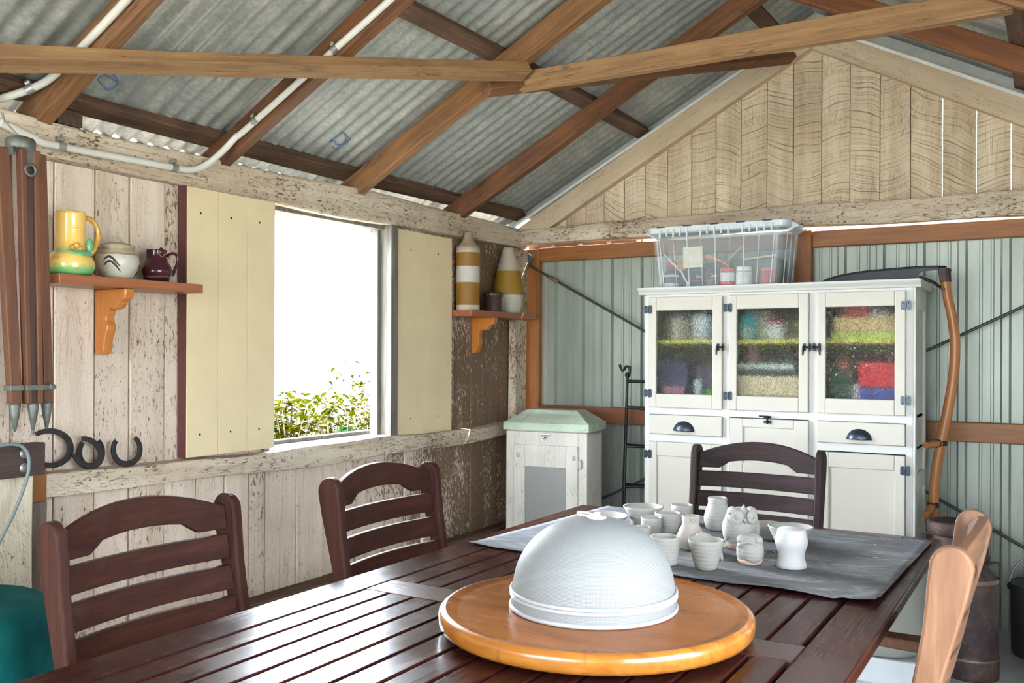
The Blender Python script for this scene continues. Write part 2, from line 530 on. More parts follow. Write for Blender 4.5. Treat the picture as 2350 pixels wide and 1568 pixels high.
def m_susan():
    g = G('lacquered turntable top')
    v = g.vec((1.4, 16., 16.), rot=(0, 0, -.45)); f = g.noise(v, 1.8, 6, .6, .8)
    v2 = g.vec((2.5, 70., 70.), rot=(0, 0, -.45)); fine = g.noise(v2, 1.6, 4, .6)
    sc = g.noise(g.vec((1, 1, 1)), 6., 7, .75)
    c = g.ramp(f, [(.28, (.20, .06, .011)), (.5, (.28, .095, .021)), (.75, (.36, .14, .036))])
    c = g.mix(g.rng(fine, .3, .6, .35, 0), c, (.30, .11, .035))
    c = g.mix(g.rng(sc, .70, .80, 0, .5), c, (.50, .40, .30))
    g.pbr(color=c, rough=g.rng(sc, .4, .7, .22, .42), coat=.05, coatr=.12, spec=.14)
    return g.m


SUSAN = m_susan()


def m_susan_edge():
    g = G('lacquered turntable edge')
    v = g.vec((1.4, 16., 16.), rot=(0, 0, -.45)); f = g.noise(v, 2.2, 6, .6, .6)
    dk = g.noise(g.vec((18, 18, 4)), 1., 6, .7)
    c = g.ramp(f, [(.3, (.28, .088, .012)), (.55, (.40, .145, .021)), (.75, (.48, .20, .036))])
    c = g.mix(g.rng(dk, .58, .68, 0, .7), c, (.22, .08, .03))
    c = g.mix(g.rng(g.noise(g.vec(), 20, 4), .7, .76, 0, .8), c, (.8, .7, .58))
    g.pbr(color=c, rough=.25, coat=.5, coatr=.1)
    return g.m


SUSAN_EDGE = m_susan_edge()


def m_gauze(name, white, hole, n, mz, dark):
    """woven wire: holes between the threads are really open"""
    g = G(name)
    sp = g.n('SeparateXYZ', {0: g.n('TexCoord').outputs['Object']})
    an = g.ma('ARCTAN2', sp.outputs[1], sp.outputs[0])
    rr = g.ma('SQRT', g.ma('ADD', g.ma('MULTIPLY', sp.outputs[0], sp.outputs[0]), g.ma('MULTIPLY', sp.outputs[1], sp.outputs[1])))
    el = g.ma('ARCTAN2', g.ma('SUBTRACT', sp.outputs[2], .02), rr)
    a = g.ma('SINE', g.ma('MULTIPLY', an, float(n)))
    b = g.ma('SINE', g.ma('MULTIPLY', el, float(mz)))
    h = g.ma('MULTIPLY', g.ma('MULTIPLY', g.ma('ADD', a, 1.), .5), g.ma('MULTIPLY', g.ma('ADD', b, 1.), .5))
    op = g.rng(h, .2, .6, 0., hole)
    bs = g.n('BsdfPrincipled', {'Base Color': g.mix(g.rng(h, .1, .6), white, dark), 'Roughness': .6, 'Specular IOR Level': .3})
    tr = g.n('BsdfTransparent')
    mx = g.n('MixShader', {0: op, 1: bs.outputs[0], 2: tr.outputs[0]})
    g.sub(mx.outputs[0])
    return g.m


DOME = m_gauze('white wire gauze', (.285, .295, .302), .50, 440, 440, (.22, .23, .235))
DOME_RIM = plain('white enamel rim', (.40, .40, .415), .3, var=.02)


def m_flyscreen():
    g = G('grey flywire')
    sp = g.n('SeparateXYZ', {0: g.n('TexCoord').outputs['Object']})
    a = g.ma('SINE', g.ma('MULTIPLY', sp.outputs[0], 1500.)); b = g.ma('SINE', g.ma('MULTIPLY', sp.outputs[2], 1500.))
    h = g.ma('MULTIPLY', g.ma('ADD', a, 1.), g.ma('ADD', b, 1.))
    f = g.noise(g.vec(), 30, 5, .8)
    c = g.mix(g.rng(f, .66, .72), (.30, .30, .285), (.65, .65, .62))
    bs = g.n('BsdfPrincipled', {'Base Color': c, 'Roughness': .6, 'Metallic': .3})
    tr = g.n('BsdfTransparent')
    mx = g.n('MixShader', {0: g.rng(h, 1.2, 2.6, 0, .3), 1: bs.outputs[0], 2: tr.outputs[0]})
    g.sub(mx.outputs[0])
    return g.m


FLY = m_flyscreen()


def m_rolled_glass():
    g = G('rolled cathedral glass')
    v = g.vec((1, 1, 1))
    warp = g.n('VectorMath', {0: g.n('TexNoise', {'Vector': v, 'Scale': 55., 'Detail': 1.}).outputs['Color'], 'Scale': .022}, operation='SCALE').outputs[0]
    vw = g.n('VectorMath', {0: v, 1: warp}, operation='ADD').outputs[0]
    vo = g.n('TexVoronoi', {'Vector': vw, 'Scale': 78.}, feature='DISTANCE_TO_EDGE').outputs[0]
    h = g.rng(vo, .0, .32)
    nrm = g.bump(h, .8, .006)
    gl = g.n('BsdfGlass', {'Color': (.97, .985, .97, 1), 'Roughness': .0, 'IOR': 1.38, 'Normal': nrm})
    tr = g.n('BsdfTransparent')
    mx = g.n('MixShader', {0: .68, 1: tr.outputs[0], 2: gl.outputs[0]})
    g.sub(mx.outputs[0])
    return g.m


GLASS = m_rolled_glass()


def m_tub(name, col, clear, rough=.12):
    g = G(name)
    f = g.noise(g.vec((2, 2, 9)), 6, 4)
    bs = g.n('BsdfPrincipled', {'Base Color': (*col, 1), 'Roughness': rough})
    tr = g.n('BsdfTransparent', {'Color': (.96, .98, .99, 1)})
    mx = g.n('MixShader', {0: g.rng(f, .3, .7, clear - .06, clear + .05), 1: bs.outputs[0], 2: tr.outputs[0]})
    g.sub(mx.outputs[0])
    return g.m


TUB = m_tub('clear storage plastic', (.50, .54, .56), .72)
TUB_RIM = m_tub('frosted tub rim plastic', (.70, .76, .80), .35, .3)
TUB_LID = plain('navy lid plastic', (.015, .03, .09), .4)


def m_leaf(name, a, b):
    g = G(name)
    r = g.n('ObjectInfo').outputs['Random']
    f = g.noise(g.vec(), 3.5, 3)
    c = g.mix(g.rng(f, .35, .65), a, b)
    bs = g.n('BsdfPrincipled', {'Base Color': c, 'Roughness': .6, 'Specular IOR Level': 0.})
    tl = g.n('BsdfTranslucent', {'Color': c})
    mx = g.n('MixShader', {0: .3, 1: bs.outputs[0], 2: tl.outputs[0]})
    g.sub(mx.outputs[0])
    return g.m


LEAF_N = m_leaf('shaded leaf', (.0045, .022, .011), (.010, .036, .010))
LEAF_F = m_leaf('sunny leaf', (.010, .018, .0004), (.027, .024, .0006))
GRASS = plain('sunlit paddock', (.20, .195, .155), .9, var=.3, scale=1.2)
SHRUB_STEM = plain('shrub stem bark', (.10, .08, .05), .8)


def m_cloth():
    g = G('teal towelling'); v = g.vec()
    f = g.noise(v, 6, 4); f2 = g.noise(v, 220, 3, .7)
    c = g.mix(g.rng(f, .35, .65), (.003, .065, .072), (.008, .115, .105))
    g.pbr(color=c, rough=.95, normal=g.bump(f2, .5, .003), spec=.1)
    return g.m


CLOTH = m_cloth()


def m_bands(name, bands, rough=.4, bump=0., speck=None):
    """glaze bands by height above the foot: list of (z, colour)"""
    g = G(name)
    sp = g.n('SeparateXYZ', {0: g.n('TexCoord').outputs['Object']})
    zz = g.ma('ADD', sp.outputs[2], g.ma('MULTIPLY', g.ma('SUBTRACT', g.noise(g.vec(), 14, 3), .5), .012 if not bump else .003))
    zmax = bands[-1][0]
    c = g.ramp(g.ma('DIVIDE', zz, zmax), [(max(0, min(1, z / zmax)), cc) for z, cc in bands])
    f = g.noise(g.vec(), 120 if bump else 50, 3)
    if speck and bump:
        an = g.ma('ARCTAN2', sp.outputs[1], sp.outputs[0])
        dots = g.ma('MULTIPLY', g.ma('SINE', g.ma('MULTIPLY', an, 34.)), g.ma('SINE', g.ma('MULTIPLY', sp.outputs[2], 330.)))
        ambr = g.n('SeparateColor', {0: c})
        sat = g.rng(g.ma('DIVIDE', ambr.outputs[2], g.ma('ADD', ambr.outputs[0], .001)), .1, .4, 1., 0.)
        c = g.mix(g.ma('MULTIPLY', g.rng(dots, .25, .6, 0, .65), sat), c, speck)
    elif speck: c = g.mix(g.rng(f, .68, .74, 0, .8), c, speck)
    kw = dict(color=c, rough=rough)
    if bump: kw['normal'] = g.bump(g.noise(g.vec((1, 1, 1.6)), 130, 2), bump, .004)
    g.pbr(**kw)
    return g.m

# ================================================================== THE SHED
XW = -2.90            # inside face of the left wall boards
YB = 5.00             # inside face of the gable boards
XR = 0.61             # right wall
YF = -3.4             # open front
SL = .527             # roof slope
ANG = math.atan(SL)
XC = (XW + XR) / 2    # ridge line

def zroof(x, off): return off + SL * ((x - XW) if x <= XC else (XR - x))

# ground outside, floor
b = MB(); b.box((-40, -40, -.5), (40, 40, -.14))
struct(tag(b.build('ground', GRASS), 'dry sunlit grass outside the shed', 'ground'))
b = MB(); b.box((XW - .1, YF - .3, -.2), (XR + .1, YB + .12, 0.))
struct(tag(b.build('floor', CONC), 'grey concrete floor slab of the shed', 'floor'))

# ---- left wall boards
WY0, WY1, WZ0, WZ1 = 2.836, 3.64, .915, 1.945
seams = [YF]
while seams[-1] < 1.70: seams.append(seams[-1] + .15)
seams = [s for s in seams if s < 1.66] + [1.73, 1.88, 2.03, 2.17, 2.32, 2.47, 2.61, 2.74, 2.836, 3.02, 3.19, 3.35, 3.5, 3.64, 3.79, 3.93, 4.07, 4.24, 4.4, 4.55, 4.70, 4.84, 5.0]
b = MB(); r = random.Random(3)
for k, (a, c) in enumerate(zip(seams[:-1], seams[1:])):
    b.cur = 1 + k * 1.37
    dx = r.uniform(-.004, .004); gp = r.uniform(.0012, .003)
    spans = [(.12, 2.02)]
    if a >= WY0 - .01 and c <= WY1 + .01: spans = [(.12, WZ0 - .01)]
    for z0, z1 in spans:
        b.box((XW - .03 + dx, a + gp, z0), (XW + dx, c - gp, z1))
struct(tag(b.build('wall_left', PAINT_WALL, bevel=.004), 'limewashed vertical board wall with flaking paint and a window opening', 'wall'))
# dark lining boards behind (outer skin, closes the joints)
b = MB()
b.box((XW - .05, YF, .0), (XW - .036, WY0 - .03, 2.02)); b.box((XW - .05, WY1 + .03, .0), (XW - .036, YB + .05, 2.02)); b.box((XW - .05, WY0 - .03, .0), (XW - .036, WY1 + .03, WZ0 - .02))
struct(tag(b.build('wall_left_outside', HARD_C), 'outer weatherboards behind the limewashed board wall', 'wall'))

# window frame
wroot = root('window_1', 'unglazed square window opening in the limewashed wall, bright garden behind', 'window', (XW, (WY0 + WY1) / 2, WZ0))
wroot['kind'] = 'structure'
hy = (WY1 - WY0) / 2
b = MB(); b.box((-.09, hy - .015, -.02), (.045, hy + .04, 1.04)); b.box((-.05, hy - .04, -.02), (-.02, hy - .01, 1.04))
b.build('jamb', GREY_WOOD, wroot, bevel=.003)
b = MB(); b.box((-.09, -hy - .03, -.02), (.02, -hy + .004, 1.04)); b.build('jamb', GREY_WOOD, wroot, bevel=.003)
b = MB(); b.box((-.11, -hy - .03, 1.018), (.0, hy + .04, 1.06)); b.build('head', GREY_WOOD, wroot, bevel=.003)
b = MB(); b.box((-.13, -hy - .03, -.03), (-.01, hy + .04, .0)); b.box((-.15, -hy - .03, -.03), (-.11, hy + .04, .018)); b.build('sill', GREY_WOOD, wroot, bevel=.003)

# timbers of the left wall
def trim(o, label, cat='trim'): return struct(tag(o, label, cat))
trim(timber('trim_1', (XW - .02, YF, 2.005), (XW - .02, YB - .02, 2.028), .12, .135, (0, 0, 1), PAINT_BEAM, wob=.008, seg=40, bevel=.012),
     'cracked limewashed wall plate along the top of the left wall', 'beam')
def wavy_rail():
    b = MB(); n = 40; y0, y1 = 1.80, 4.78
    vs_ = []
    for i in range(n + 1):
        y = y0 + (y1 - y0) * i / n; t = i / n
        zt = .922 - .016 * t + .006 * math.sin(y * 4.1) + .003 * math.sin(y * 11)
        zb = .852 - .035 * math.sin(t * 2.6) + .006 * math.sin(y * 5.3 + 1)
        xf = .062 + .006 * math.sin(y * 3.3)
        for (x, z) in ((0., zb), (xf - .006, zb + .004), (xf, (zb + zt) / 2), (xf - .004, zt - .004), (0., zt)):
            vs_.append((x, y, z))
    fs = []
    for i in range(n):
        for k in range(5):
            k2 = (k + 1) % 5
            fs.append((i * 5 + k, i * 5 + k2, (i + 1) * 5 + k2, (i + 1) * 5 + k))
    fs += [tuple(range(5)), tuple(n * 5 + k for k in range(4, -1, -1))]
    b.add(vs_, fs)
    Mx = Matrix(((0, 1, 0, XW), (1, 0, 0, 0), (0, 0, 1, 0), (0, 0, 0, 1)))
    # local X along the grain
    b.v = [(y, x, z) for (x, y, z) in b.v]
    return b.build('trim_2', PAINT_BEAM, bevel=.003, M=Mx)
trim(wavy_rail(), 'wavy-edged limewashed rail under the window along the left wall', 'rail')
trim(timber('trim_3', (XW + .035, YF, .245), (XW + .035, YB - .15, .262), .10, .10, (0, 0, 1), HARD_C, wob=.005, seg=20), 'dark bottom plate along the foot of the left wall', 'beam')
trim(timber('trim_4', (XW + .035, 4.87, .0), (XW + .035, 4.87, 1.955), .055, .13, (0, 1, 0), old_paint('corner post paint', (.66, .58, .46), (.25, .13, .06), 'X', False, .75, (.3, .2, .12), .5), wob=.004, seg=20),
     'old limewashed corner post with bare brown patches behind the tall vases', 'post')

# post with bolted block, lower left
trim(timber('trim_5', (XW + .05, 1.60, .0), (XW + .05, 1.60, .945), .30, .10, (1, 0, 0), old_paint('broad post paint', (.74, .66, .52), (.12, .07, .05), 'X', False, .15, (.36, .26, .16), .35), wob=.003),
     'broad pale limewashed post standing below the bolted dark block', 'post')
trim(timber('trim_6', (XW + .03, 1.792, .0), (XW + .03, 1.792, .84), .05, .06, (1, 0, 0), STUD_WOOD, wob=.002), 'thin grey stud beside the broad limewashed post', 'post')
trim(timber('trim_7', (XW + .03, 1.792, .84), (XW + .03, 1.792, .948), .05, .062, (1, 0, 0), PINE, wob=.0005, seg=3), 'short orange timber block on top of the thin grey stud', 'post')
br = root('bolted_block', 'dark charred wooden block bolted across the top of the broad pale post', 'block', (XW + .125, 1.58, .94))
timber('block', (0, -.25, .052), (0, .175, .052), .05, .10, (0, 0, 1), DARK_BOARD, br, wob=.002, seg=8, bevel=.005)
for dz in (.028, .072):
    b = MB(); b.lathe([(0, 0), (.011, 0), (.011, .008), (0, .008)], 6, M=Matrix.Translation((.025, .105, dz)) @ Matrix.Rotation(math.pi / 2, 4, 'Y'), smooth=False)
    b.lathe([(0, 0), (.015, 0), (.015, .003), (0, .003)], 20, M=Matrix.Translation((.024, .105, dz)) @ Matrix.Rotation(math.pi / 2, 4, 'Y'))
    b.build('bolt', STEEL, br)

# ---- far wall: steel cladding below, boards in the gable
def cladding(y, x0, x1, z0, z1, name, rot=False):
    b = MB(); prof = []
    x = x0; P = .19
    while x < x1:
        for dx, d in ((0., 0.), (.048, 0.), (.052, .004), (.060, .004), (.064, 0.), (.098, 0.), (.102, .004), (.110, .004), (.114, 0.), (.140, 0.), (.150, .022), (.178, .022), (.188, 0.)):
            if x + dx <= x1: prof.append((x + dx, -d))
        x += P
    n = len(prof)
    zs = [z0, z1]
    vs_ = [((y + p[1], p[0], z) if rot else (p[0], y + p[1], z)) for z in zs for p in prof]
    b.add(vs_, [(i, i + 1, n + i + 1, n + i) for i in range(n - 1)])
    return b.build(name, CLAD, fix=False)
struct(tag(cladding(YB + .062, XW + .02, XR, .0, 1.989, 'wall_back'), 'pale green ribbed steel wall behind the dresser', 'wall'))
struct(tag(cladding(XR + .08, YF, .2, .0, 1.98, 'wall_right_front', True), 'pale green ribbed steel wall on the right side near the open front', 'wall'))
struct(tag(cladding(XR + .03, 1.95, YB + .06, .0, 1.98, 'wall_right', True), 'pale green ribbed steel wall on the right of the shed', 'wall'))

gx = [-2.86, -2.72, -2.60, -2.47, -2.35, -2.22, -2.09, -1.952, -1.809, -1.668, -1.528, -1.385, -1.245, -1.099, -.957, -.811, -.668, -.523, -.373, -.224, -.07, .08, .22, .36, .5]
b = MB()
for k, (a, c) in enumerate(zip(gx[:-1], gx[1:])):
    b.cur = 2 + k * 1.61
    g_ = .0015
    g0 = .0015
    xa, xb = a + g0, c - g_
    
    def zt(x): return 2.125 + SL * ((x - XW) if x < XC else (XR - x))
    pts = [(xa, 2.03), (xb, 2.03), (xb, zt(xb))]
    if xa < XC < xb: pts.append((XC, zt(XC)))
    pts.append((xa, zt(xa)))
    b.prism(pts, YB + r.uniform(0, .004), YB + .025, 'Y')
struct(tag(b.build('wall_gable', PAINT_GABLE, bevel=.003), 'cream saw-marked vertical boards filling the gable', 'wall'))
b = MB(); zb_ = 2.10  # added dark backing, blocks light through the gable board gaps
b.prism([(XW, 2.04), (-.60, 2.04), (-.60, zb_ + SL * (XR + .60)), (XC, zb_ + SL * (XR - XC)), (XW, zb_)], YB + .031, YB + .038, 'Y')
struct(tag(b.build('wall_gable_outside', HARD_C), 'outer boards behind the cream gable boards', 'wall'))
trim(timber('trim_8', (XW - .02, YB - .03, 2.042), (XR + .1, YB - .03, 2.038), .10, .09, (0, 0, 1), PAINT_BEAM, wob=.007, seg=30, bevel=.01, h2=.135),
     'cracked limewashed beam across the foot of the gable', 'beam')
off = .072
for k, (pa, pb) in enumerate((((XW - .12, YB - .02, 2.105 - off - .12 * SL), (XC, YB - .02, zroof(XC, 2.105) - off + .035)), ((XR + .12, YB - .02, 2.105 - off - .12 * SL), (XC, YB - .02, zroof(XC, 2.105) - off + .035)))):
    trim(timber('trim_%d' % (9 + k), pa, pb, .07, .118, (0, 0, 1), PAINT_RAKE, wob=.003, seg=20),
         ['sloping limewashed rafter on the left half of the gable', 'sloping limewashed rafter on the right half of the gable'][k], 'beam')
# bright barge flashing above the sloping gable rafters
for k, (sx, xe) in enumerate(((1, XW - .15), (-1, XR + .15))):
    b = MB()
    z0 = zroof(xe, 2.108) if k == 0 else zroof(xe, 2.108)
    za = 2.108 + SL * ((xe - XW) if k == 0 else (XR - xe)); zb = 2.108 + SL * (XC - XW)
    b.add([(xe, YB - .075, za), (XC, YB - .075, zb), (XC, YB - .075, zb + .018), (xe, YB - .075, za + .018), (xe, YB + .06, za + .02), (XC, YB + .06, zb + .02),
           (xe, YB + .06, za + .112), (XC, YB + .06, zb + .112)], [(0, 1, 2, 3), (3, 2, 5, 4), (4, 5, 7, 6)])
    trim(b.build('trim_%d' % (11 + k), FLASH, fix=False), ['bright metal flashing above the left gable rafter', 'bright metal flashing above the right gable rafter'][k], 'flashing')
# pine frame of the steel wall
trim(timber('trim_13', (XW + .012, YB + .015, .0), (XW + .012 + .0, YB + .015, 1.965), .10, .045, (0, 1, 0), PINE, wob=.0005, seg=4), 'orange pine corner post of the steel wall', 'post').location.x = -2.835
trim(timber('trim_14', (-2.785, YB + .018, 1.928), (-1.25, YB + .018, 1.928), .045, .084, (0, 0, 1), PINE, wob=.001, seg=6), 'orange pine rail under the gable beam, left of the pine stud', 'rail')
trim(timber('trim_15', (-1.144, YB + .018, 1.928), (XR, YB + .018, 1.928), .045, .086, (0, 0, 1), PINE, wob=.001, seg=6), 'orange pine rail under the gable beam, right of the pine stud', 'rail')
trim(timber('trim_16', (-1.197, YB + .012, .0), (-1.197, YB + .012, 1.975), .10, .045, (0, 1, 0), PINE, wob=.0005, seg=4), 'orange pine stud with dark knots behind the dresser top', 'post')
trim(timber('trim_17', (-2.785, YB + .018, .957), (-1.25, YB + .018, .955), .045, .096, (0, 0, 1), PINE_RED, wob=.001, seg=6), 'red-brown pine rail behind the black iron stand', 'rail')
trim(timber('trim_18', (-1.144, YB + .018, .950), (XR, YB + .018, .947), .045, .096, (0, 0, 1), PINE, wob=.001, seg=6), 'orange pine rail behind the scythe handle', 'rail')

trim(timber('trim_26', (XW + .01, YB + .050, 1.965), (-2.12, YB + .050, 1.965), .016, .12, (0, 0, 1), HARD_C, wob=.001, seg=4), 'dark packing board above the pine rail in the far left corner', 'packing board')  # added to stop daylight coming through the slit under the gable beam
# right side plate and posts (open bays)
trim(timber('trim_19', (XR + .02, YF, 2.02), (XR + .02, YB, 2.02), .12, .13, (0, 0, 1), PAINT_BEAM, wob=.006, seg=20), 'limewashed wall plate above the right side', 'beam')
for k, yy in enumerate((YF, .2, 1.95)):
    trim(timber('trim_%d' % (20 + k), (XR + .02, yy, 0), (XR + .02, yy, 1.96), .10, .10, (0, 1, 0), HARD_A, wob=.003, seg=6),
         ['front corner post on the open right side', 'middle post on the open right side', 'post where the right steel wall begins'][k], 'post')
trim(timber('trim_23', (XW + .02, YF, 0), (XW + .02, YF, 1.96), .10, .10, (0, 1, 0), HARD_A, wob=.003, seg=6), 'front corner post of the left wall', 'post')

# ---- roof: rafters, purlins, iron
def corrugated(name, x_e, x_r, y0, y1):
    b = MB(); per = .0762; st = per / 8; n = int((y1 - y0) / st)
    cols = 4
    vs_ = []
    for i in range(n + 1):
        y = y0 + i * st; h = .0085 * math.sin(2 * math.pi * y / per)
        for j in range(cols):
            x = x_e + (x_r - x_e) * j / (cols - 1)
            vs_.append((x, y, zroof(x, 2.212) + h))
    fs = [(i * cols + j, (i + 1) * cols + j, (i + 1) * cols + j + 1, i * cols + j + 1) for i in range(n) for j in range(cols - 1)]
    b.add(vs_, fs, True)
    return b.build(name, ROOF, fix=False)
ceil = struct(tag(corrugated('ceiling', XW - .17, XC, YF - .3, YB + .14), 'underside of the corrugated iron roof, left slope', 'roof'))
struct(tag(corrugated('ceiling', XR + .17, XC, YF - .3, YB + .14), 'underside of the corrugated iron roof, right slope', 'roof'))
b = MB(); zc = zroof(XC, 2.225)
for sx in (-1, 1):
    b.add([(XC, YF - .3, zc + .03), (XC + sx * .16, YF - .3, zc - .16 * SL + .012), (XC + sx * .16, YB + .14, zc - .16 * SL + .012), (XC, YB + .14, zc + .03)], [(0, 1, 2, 3)])
trim(b.build('trim_24', FLASH, fix=False), 'metal ridge capping along the top of the roof', 'ridge capping')

b = MB(); b.box((-3.060, YF, 1.99), (-3.046, YB + .05, 2.124))  # added board, hidden behind the eave, cuts daylight on the roof edge
trim(b.build('trim_25', HARD_C), 'thin fascia board closing the eave above the left wall', 'fascia')
b = MB()  # added trough, out of view, keeps sky light off the eave iron
prof = [(-3.0625, 2.122), (-3.062, 2.045), (-3.085, 2.035), (-3.150, 2.035), (-3.160, 2.10), (-3.158, 2.10), (-3.147, 2.038), (-3.086, 2.038), (-3.065, 2.047), (-3.065, 2.125)]
b.prism(prof, YF - .3, YB + .14, 'Y')
tag(b.build('roof_gutter', FLASH), 'metal gutter along the left eave outside the window', 'gutter')

def scribble(pts, w=.006):
    b = MB(); path = []
    for (x, y) in pts:
        h = .0085 * math.sin(2 * math.pi * y / .0762)
        path.append((x, y, zroof(x, 2.212) + h - .002))
    b.tube(path, w, 6)
    return b
CHALK = plain('blue chalk', (.12, .2, .33), .9)
def swirl(cx, cy, s, seed):
    q = random.Random(seed); pts = []
    for i in range(70):
        t = i / 69 * 9.4
        rr = s * (.25 + .75 * abs(math.sin(t * .37 + seed)))
        pts.append((cx + rr * math.cos(t) * .8, cy + rr * math.sin(t) * 1.1 + .02 * i / 69))
    return pts
for (cx, cy, s, sd) in ((-2.815, 2.005, .040, 1), (-2.79, 3.14, .058, 2)):
    scribble(swirl(cx, cy, s, sd), .0028).build('chalk_scribble', CHALK, ceil)

RW, RH = .052, .098
def rafter(y, side, m, label, seed=0):
    """full-length rafter from the eave to the ridge; underside plane 2.05"""
    zo = 2.05 + RH / 2 / math.cos(ANG)
    if side < 0: p0 = (XW - .13, y, zroof(XW - .13, zo)); p1 = (XC - .004, y, zroof(XC, zo))
    else: p0 = (XR + .13, y, zroof(XW - .13, zo)); p1 = (XC + .004, y, zroof(XC, zo))
    return tag(timber('roof_rafter', p0, p1, RW, RH, (0, 0, 1), m, wob=.0035, seg=24, seed=seed), label, 'rafter', 'roof rafters')
ys = [-3.3, -2.4, -1.55, -.62, .20, 1.0, 1.815, 2.582, 3.395, 4.262]
la_ = {1.815: ('weathered brown rafter carrying a conduit, above the wooden tripod', HARD_B), 2.582: ('reddish dark rafter with a conduit climbing it, above the left shutter', HARD_A),
       3.395: ('pale brown left-slope rafter with a bolt and a steel strap at its foot', HARD_B), 4.262: ('orange-brown left-slope rafter nearest the gable', HARD_A)}
lb_ = {3.395: ('golden right-slope rafter cut off by the top right corner', HARD_B), 4.262: ('orange right-slope rafter just in front of the gable', PINE_RED)}
RAFT = {}
for i, y in enumerate(ys):
    lab, m = la_.get(y, ('left-slope rafter over the open front of the shed', HARD_A))
    RAFT[(y, -1)] = rafter(y, -1, m, lab, i)
    lab, m = lb_.get(y, ('right-slope rafter over the open front of the shed', HARD_A))
    RAFT[(y, 1)] = rafter(y, 1, m, lab, i + 20)
b = MB(); b.box((-2.965, 1.875, 2.086), (-2.875, 1.965, 2.138))
tag(b.build('timber_cleat', HARD_C, bevel=.004), 'short dark timber cleat on the wall plate beside the conduit rafter foot', 'cleat')
PZ = 2.05 + RH / math.cos(ANG) + .022
def purlin(x, label, w=.075, y1=YB - .02, m=HARD_C):
    z = zroof(x, PZ)
    s_ = 1 if x < XC else -1
    up = Vector((-SL * s_, 0, 1)).normalized()
    return tag(timber('roof_purlin', (x, YF - .2, z), (x, y1, z), w, .042, up, m, wob=.004, seg=30, seed=int(x * 100)), label, 'purlin', 'roof purlins')
purlin(-2.915, 'dark charred purlin just above the left wall plate')
purlin(-2.10, 'dark brown purlin halfway up the left roof slope')
purlin(XC - .17, 'short dark purlin left of the roof ridge')
purlin(XC + .17, 'dark purlin right of the roof ridge')
purlin(-.16, 'dark purlin halfway up the right roof slope')
purlin(.62, 'dark purlin above the right wall plate')

# diagonal brace under the rafters, tie across the third pair
def bz(x): return zroof(x, 2.05) - .026
bdir = Vector((.42, 1.0, 0))
up = Vector((-SL, 0, 1)).normalized()
tag(timber('roof_brace', (-2.88, .84, bz(-2.88)), (-1.965, 3.40, bz(-1.965)), .075, .045, up, HARD_D, wob=.002, seg=14), 'long brown diagonal brace nailed under the left-slope rafters', 'brace')
tag(timber('roof_brace', (-2.09, 3.30, bz(-2.09) - .016), (-1.24, YB - .06, bz(-1.24) - .016), .06, .04, up, HARD_A, wob=.002, seg=10), 'short dark brace running from the tie beam up to the gable peak', 'brace')
tie = tag(timber('tie_beam', (-2.14, 3.45, 2.490), (-.15, 3.45, 2.490), .045, .085, (0, 0, 1), HARD_D, wob=.003, seg=14), 'pale brown tie beam crossing in front of the gable', 'beam')
def local_on(o, p): return o.matrix_world.inverted() @ Vector(p)
bpy.context.view_layer.update()
rf = RAFT[(3.395, -1)]
b = MB(); b.sphere((0, 0, 0), .012, 14, 8, sc=(1, .5, 1))
ob = b.build('bolt', STEEL, rf); ob.location = local_on(rf, (-2.12, 3.366, zroof(-2.12, 2.10)))
b = MB(); b.box((-.028, -.003, -.11), (.028, 0, .05)); b.box((-.028, -.003, -.11), (.028, .03, -.107))
for dz in (-.08, -.05, -.01, .025):
    for dx in (-.014, .014): b.sphere((dx, -.004, dz), .0035, 8, 6)
ob = b.build('strap', STEEL, rf)
ob.matrix_world = Matrix.Translation((-2.80, 3.360, 2.10)) @ Matrix.Rotation(0.12, 4, 'Y')
ob.matrix_parent_inverse = rf.matrix_world.inverted()

# ---- conduits
def conduit(name, label, path, clips, ribbed=(), rad=.0125):
    pts = [Vector(p) for p in path]
    rt = root(name, label, 'conduit', pts[0])
    o = pts[0]
    b = MB(); b.tube([p - o for p in pts], rad, 14); b.build('pipe', CONDUIT, rt)
    for (a, c) in ribbed:
        a = Vector(a) - o; c = Vector(c) - o
        b = MB(); n = int((c - a).length / .006)
        b.tube([a.lerp(c, i / n) for i in range(n + 1)], [rad + (.0022 if i % 2 else .0005) for i in range(n + 1)], 14); b.build('ribbed_sleeve', CONDUIT, rt)
    for (p, d, side) in clips:
        p = Vector(p) - o; d = Vector(d).normalized()
        b = MB(); b.tube([p - d * .013, p + d * .013], rad + .0022, 16)
        sd = Vector(side).normalized()
        q = p + sd * (rad + .012)
        b.tube([q - d * .008, q + d * .008], .009, 10)
        b.build('clip', STEEL, rt)
    return rt
def curve(p, n=8):
    """Catmull-Rom through the points"""
    P = [Vector(q) for q in p]; out = []
    for i in range(len(P) - 1):
        a = P[max(i - 1, 0)]; b_ = P[i]; c = P[i + 1]; d = P[min(i + 2, len(P) - 1)]
        for k in range(n):
            t = k / n
            out.append(.5 * ((2 * b_) + (c - a) * t + (2 * a - 5 * b_ + 4 * c - d) * t * t + (3 * b_ - a - 3 * c + d) * t ** 3))
    out.append(P[-1]); return out
pl = XW + .062
cp = [(pl, 1.66, 2.035), (pl, 1.78, 2.004), (pl, 1.86, 2.000), (pl, 2.30, 2.008), (pl, 2.39, 2.014), (pl + .01, 2.455, 2.045), (-2.80, 2.51, 2.105), (-2.755, 2.536, 2.16), (-2.70, 2.541, 2.188), (-2.237, 2.541, 2.430), (-2.0, 2.541, 2.553), (-1.5, 2.541, 2.815)]
dr = (1, 0, SL)
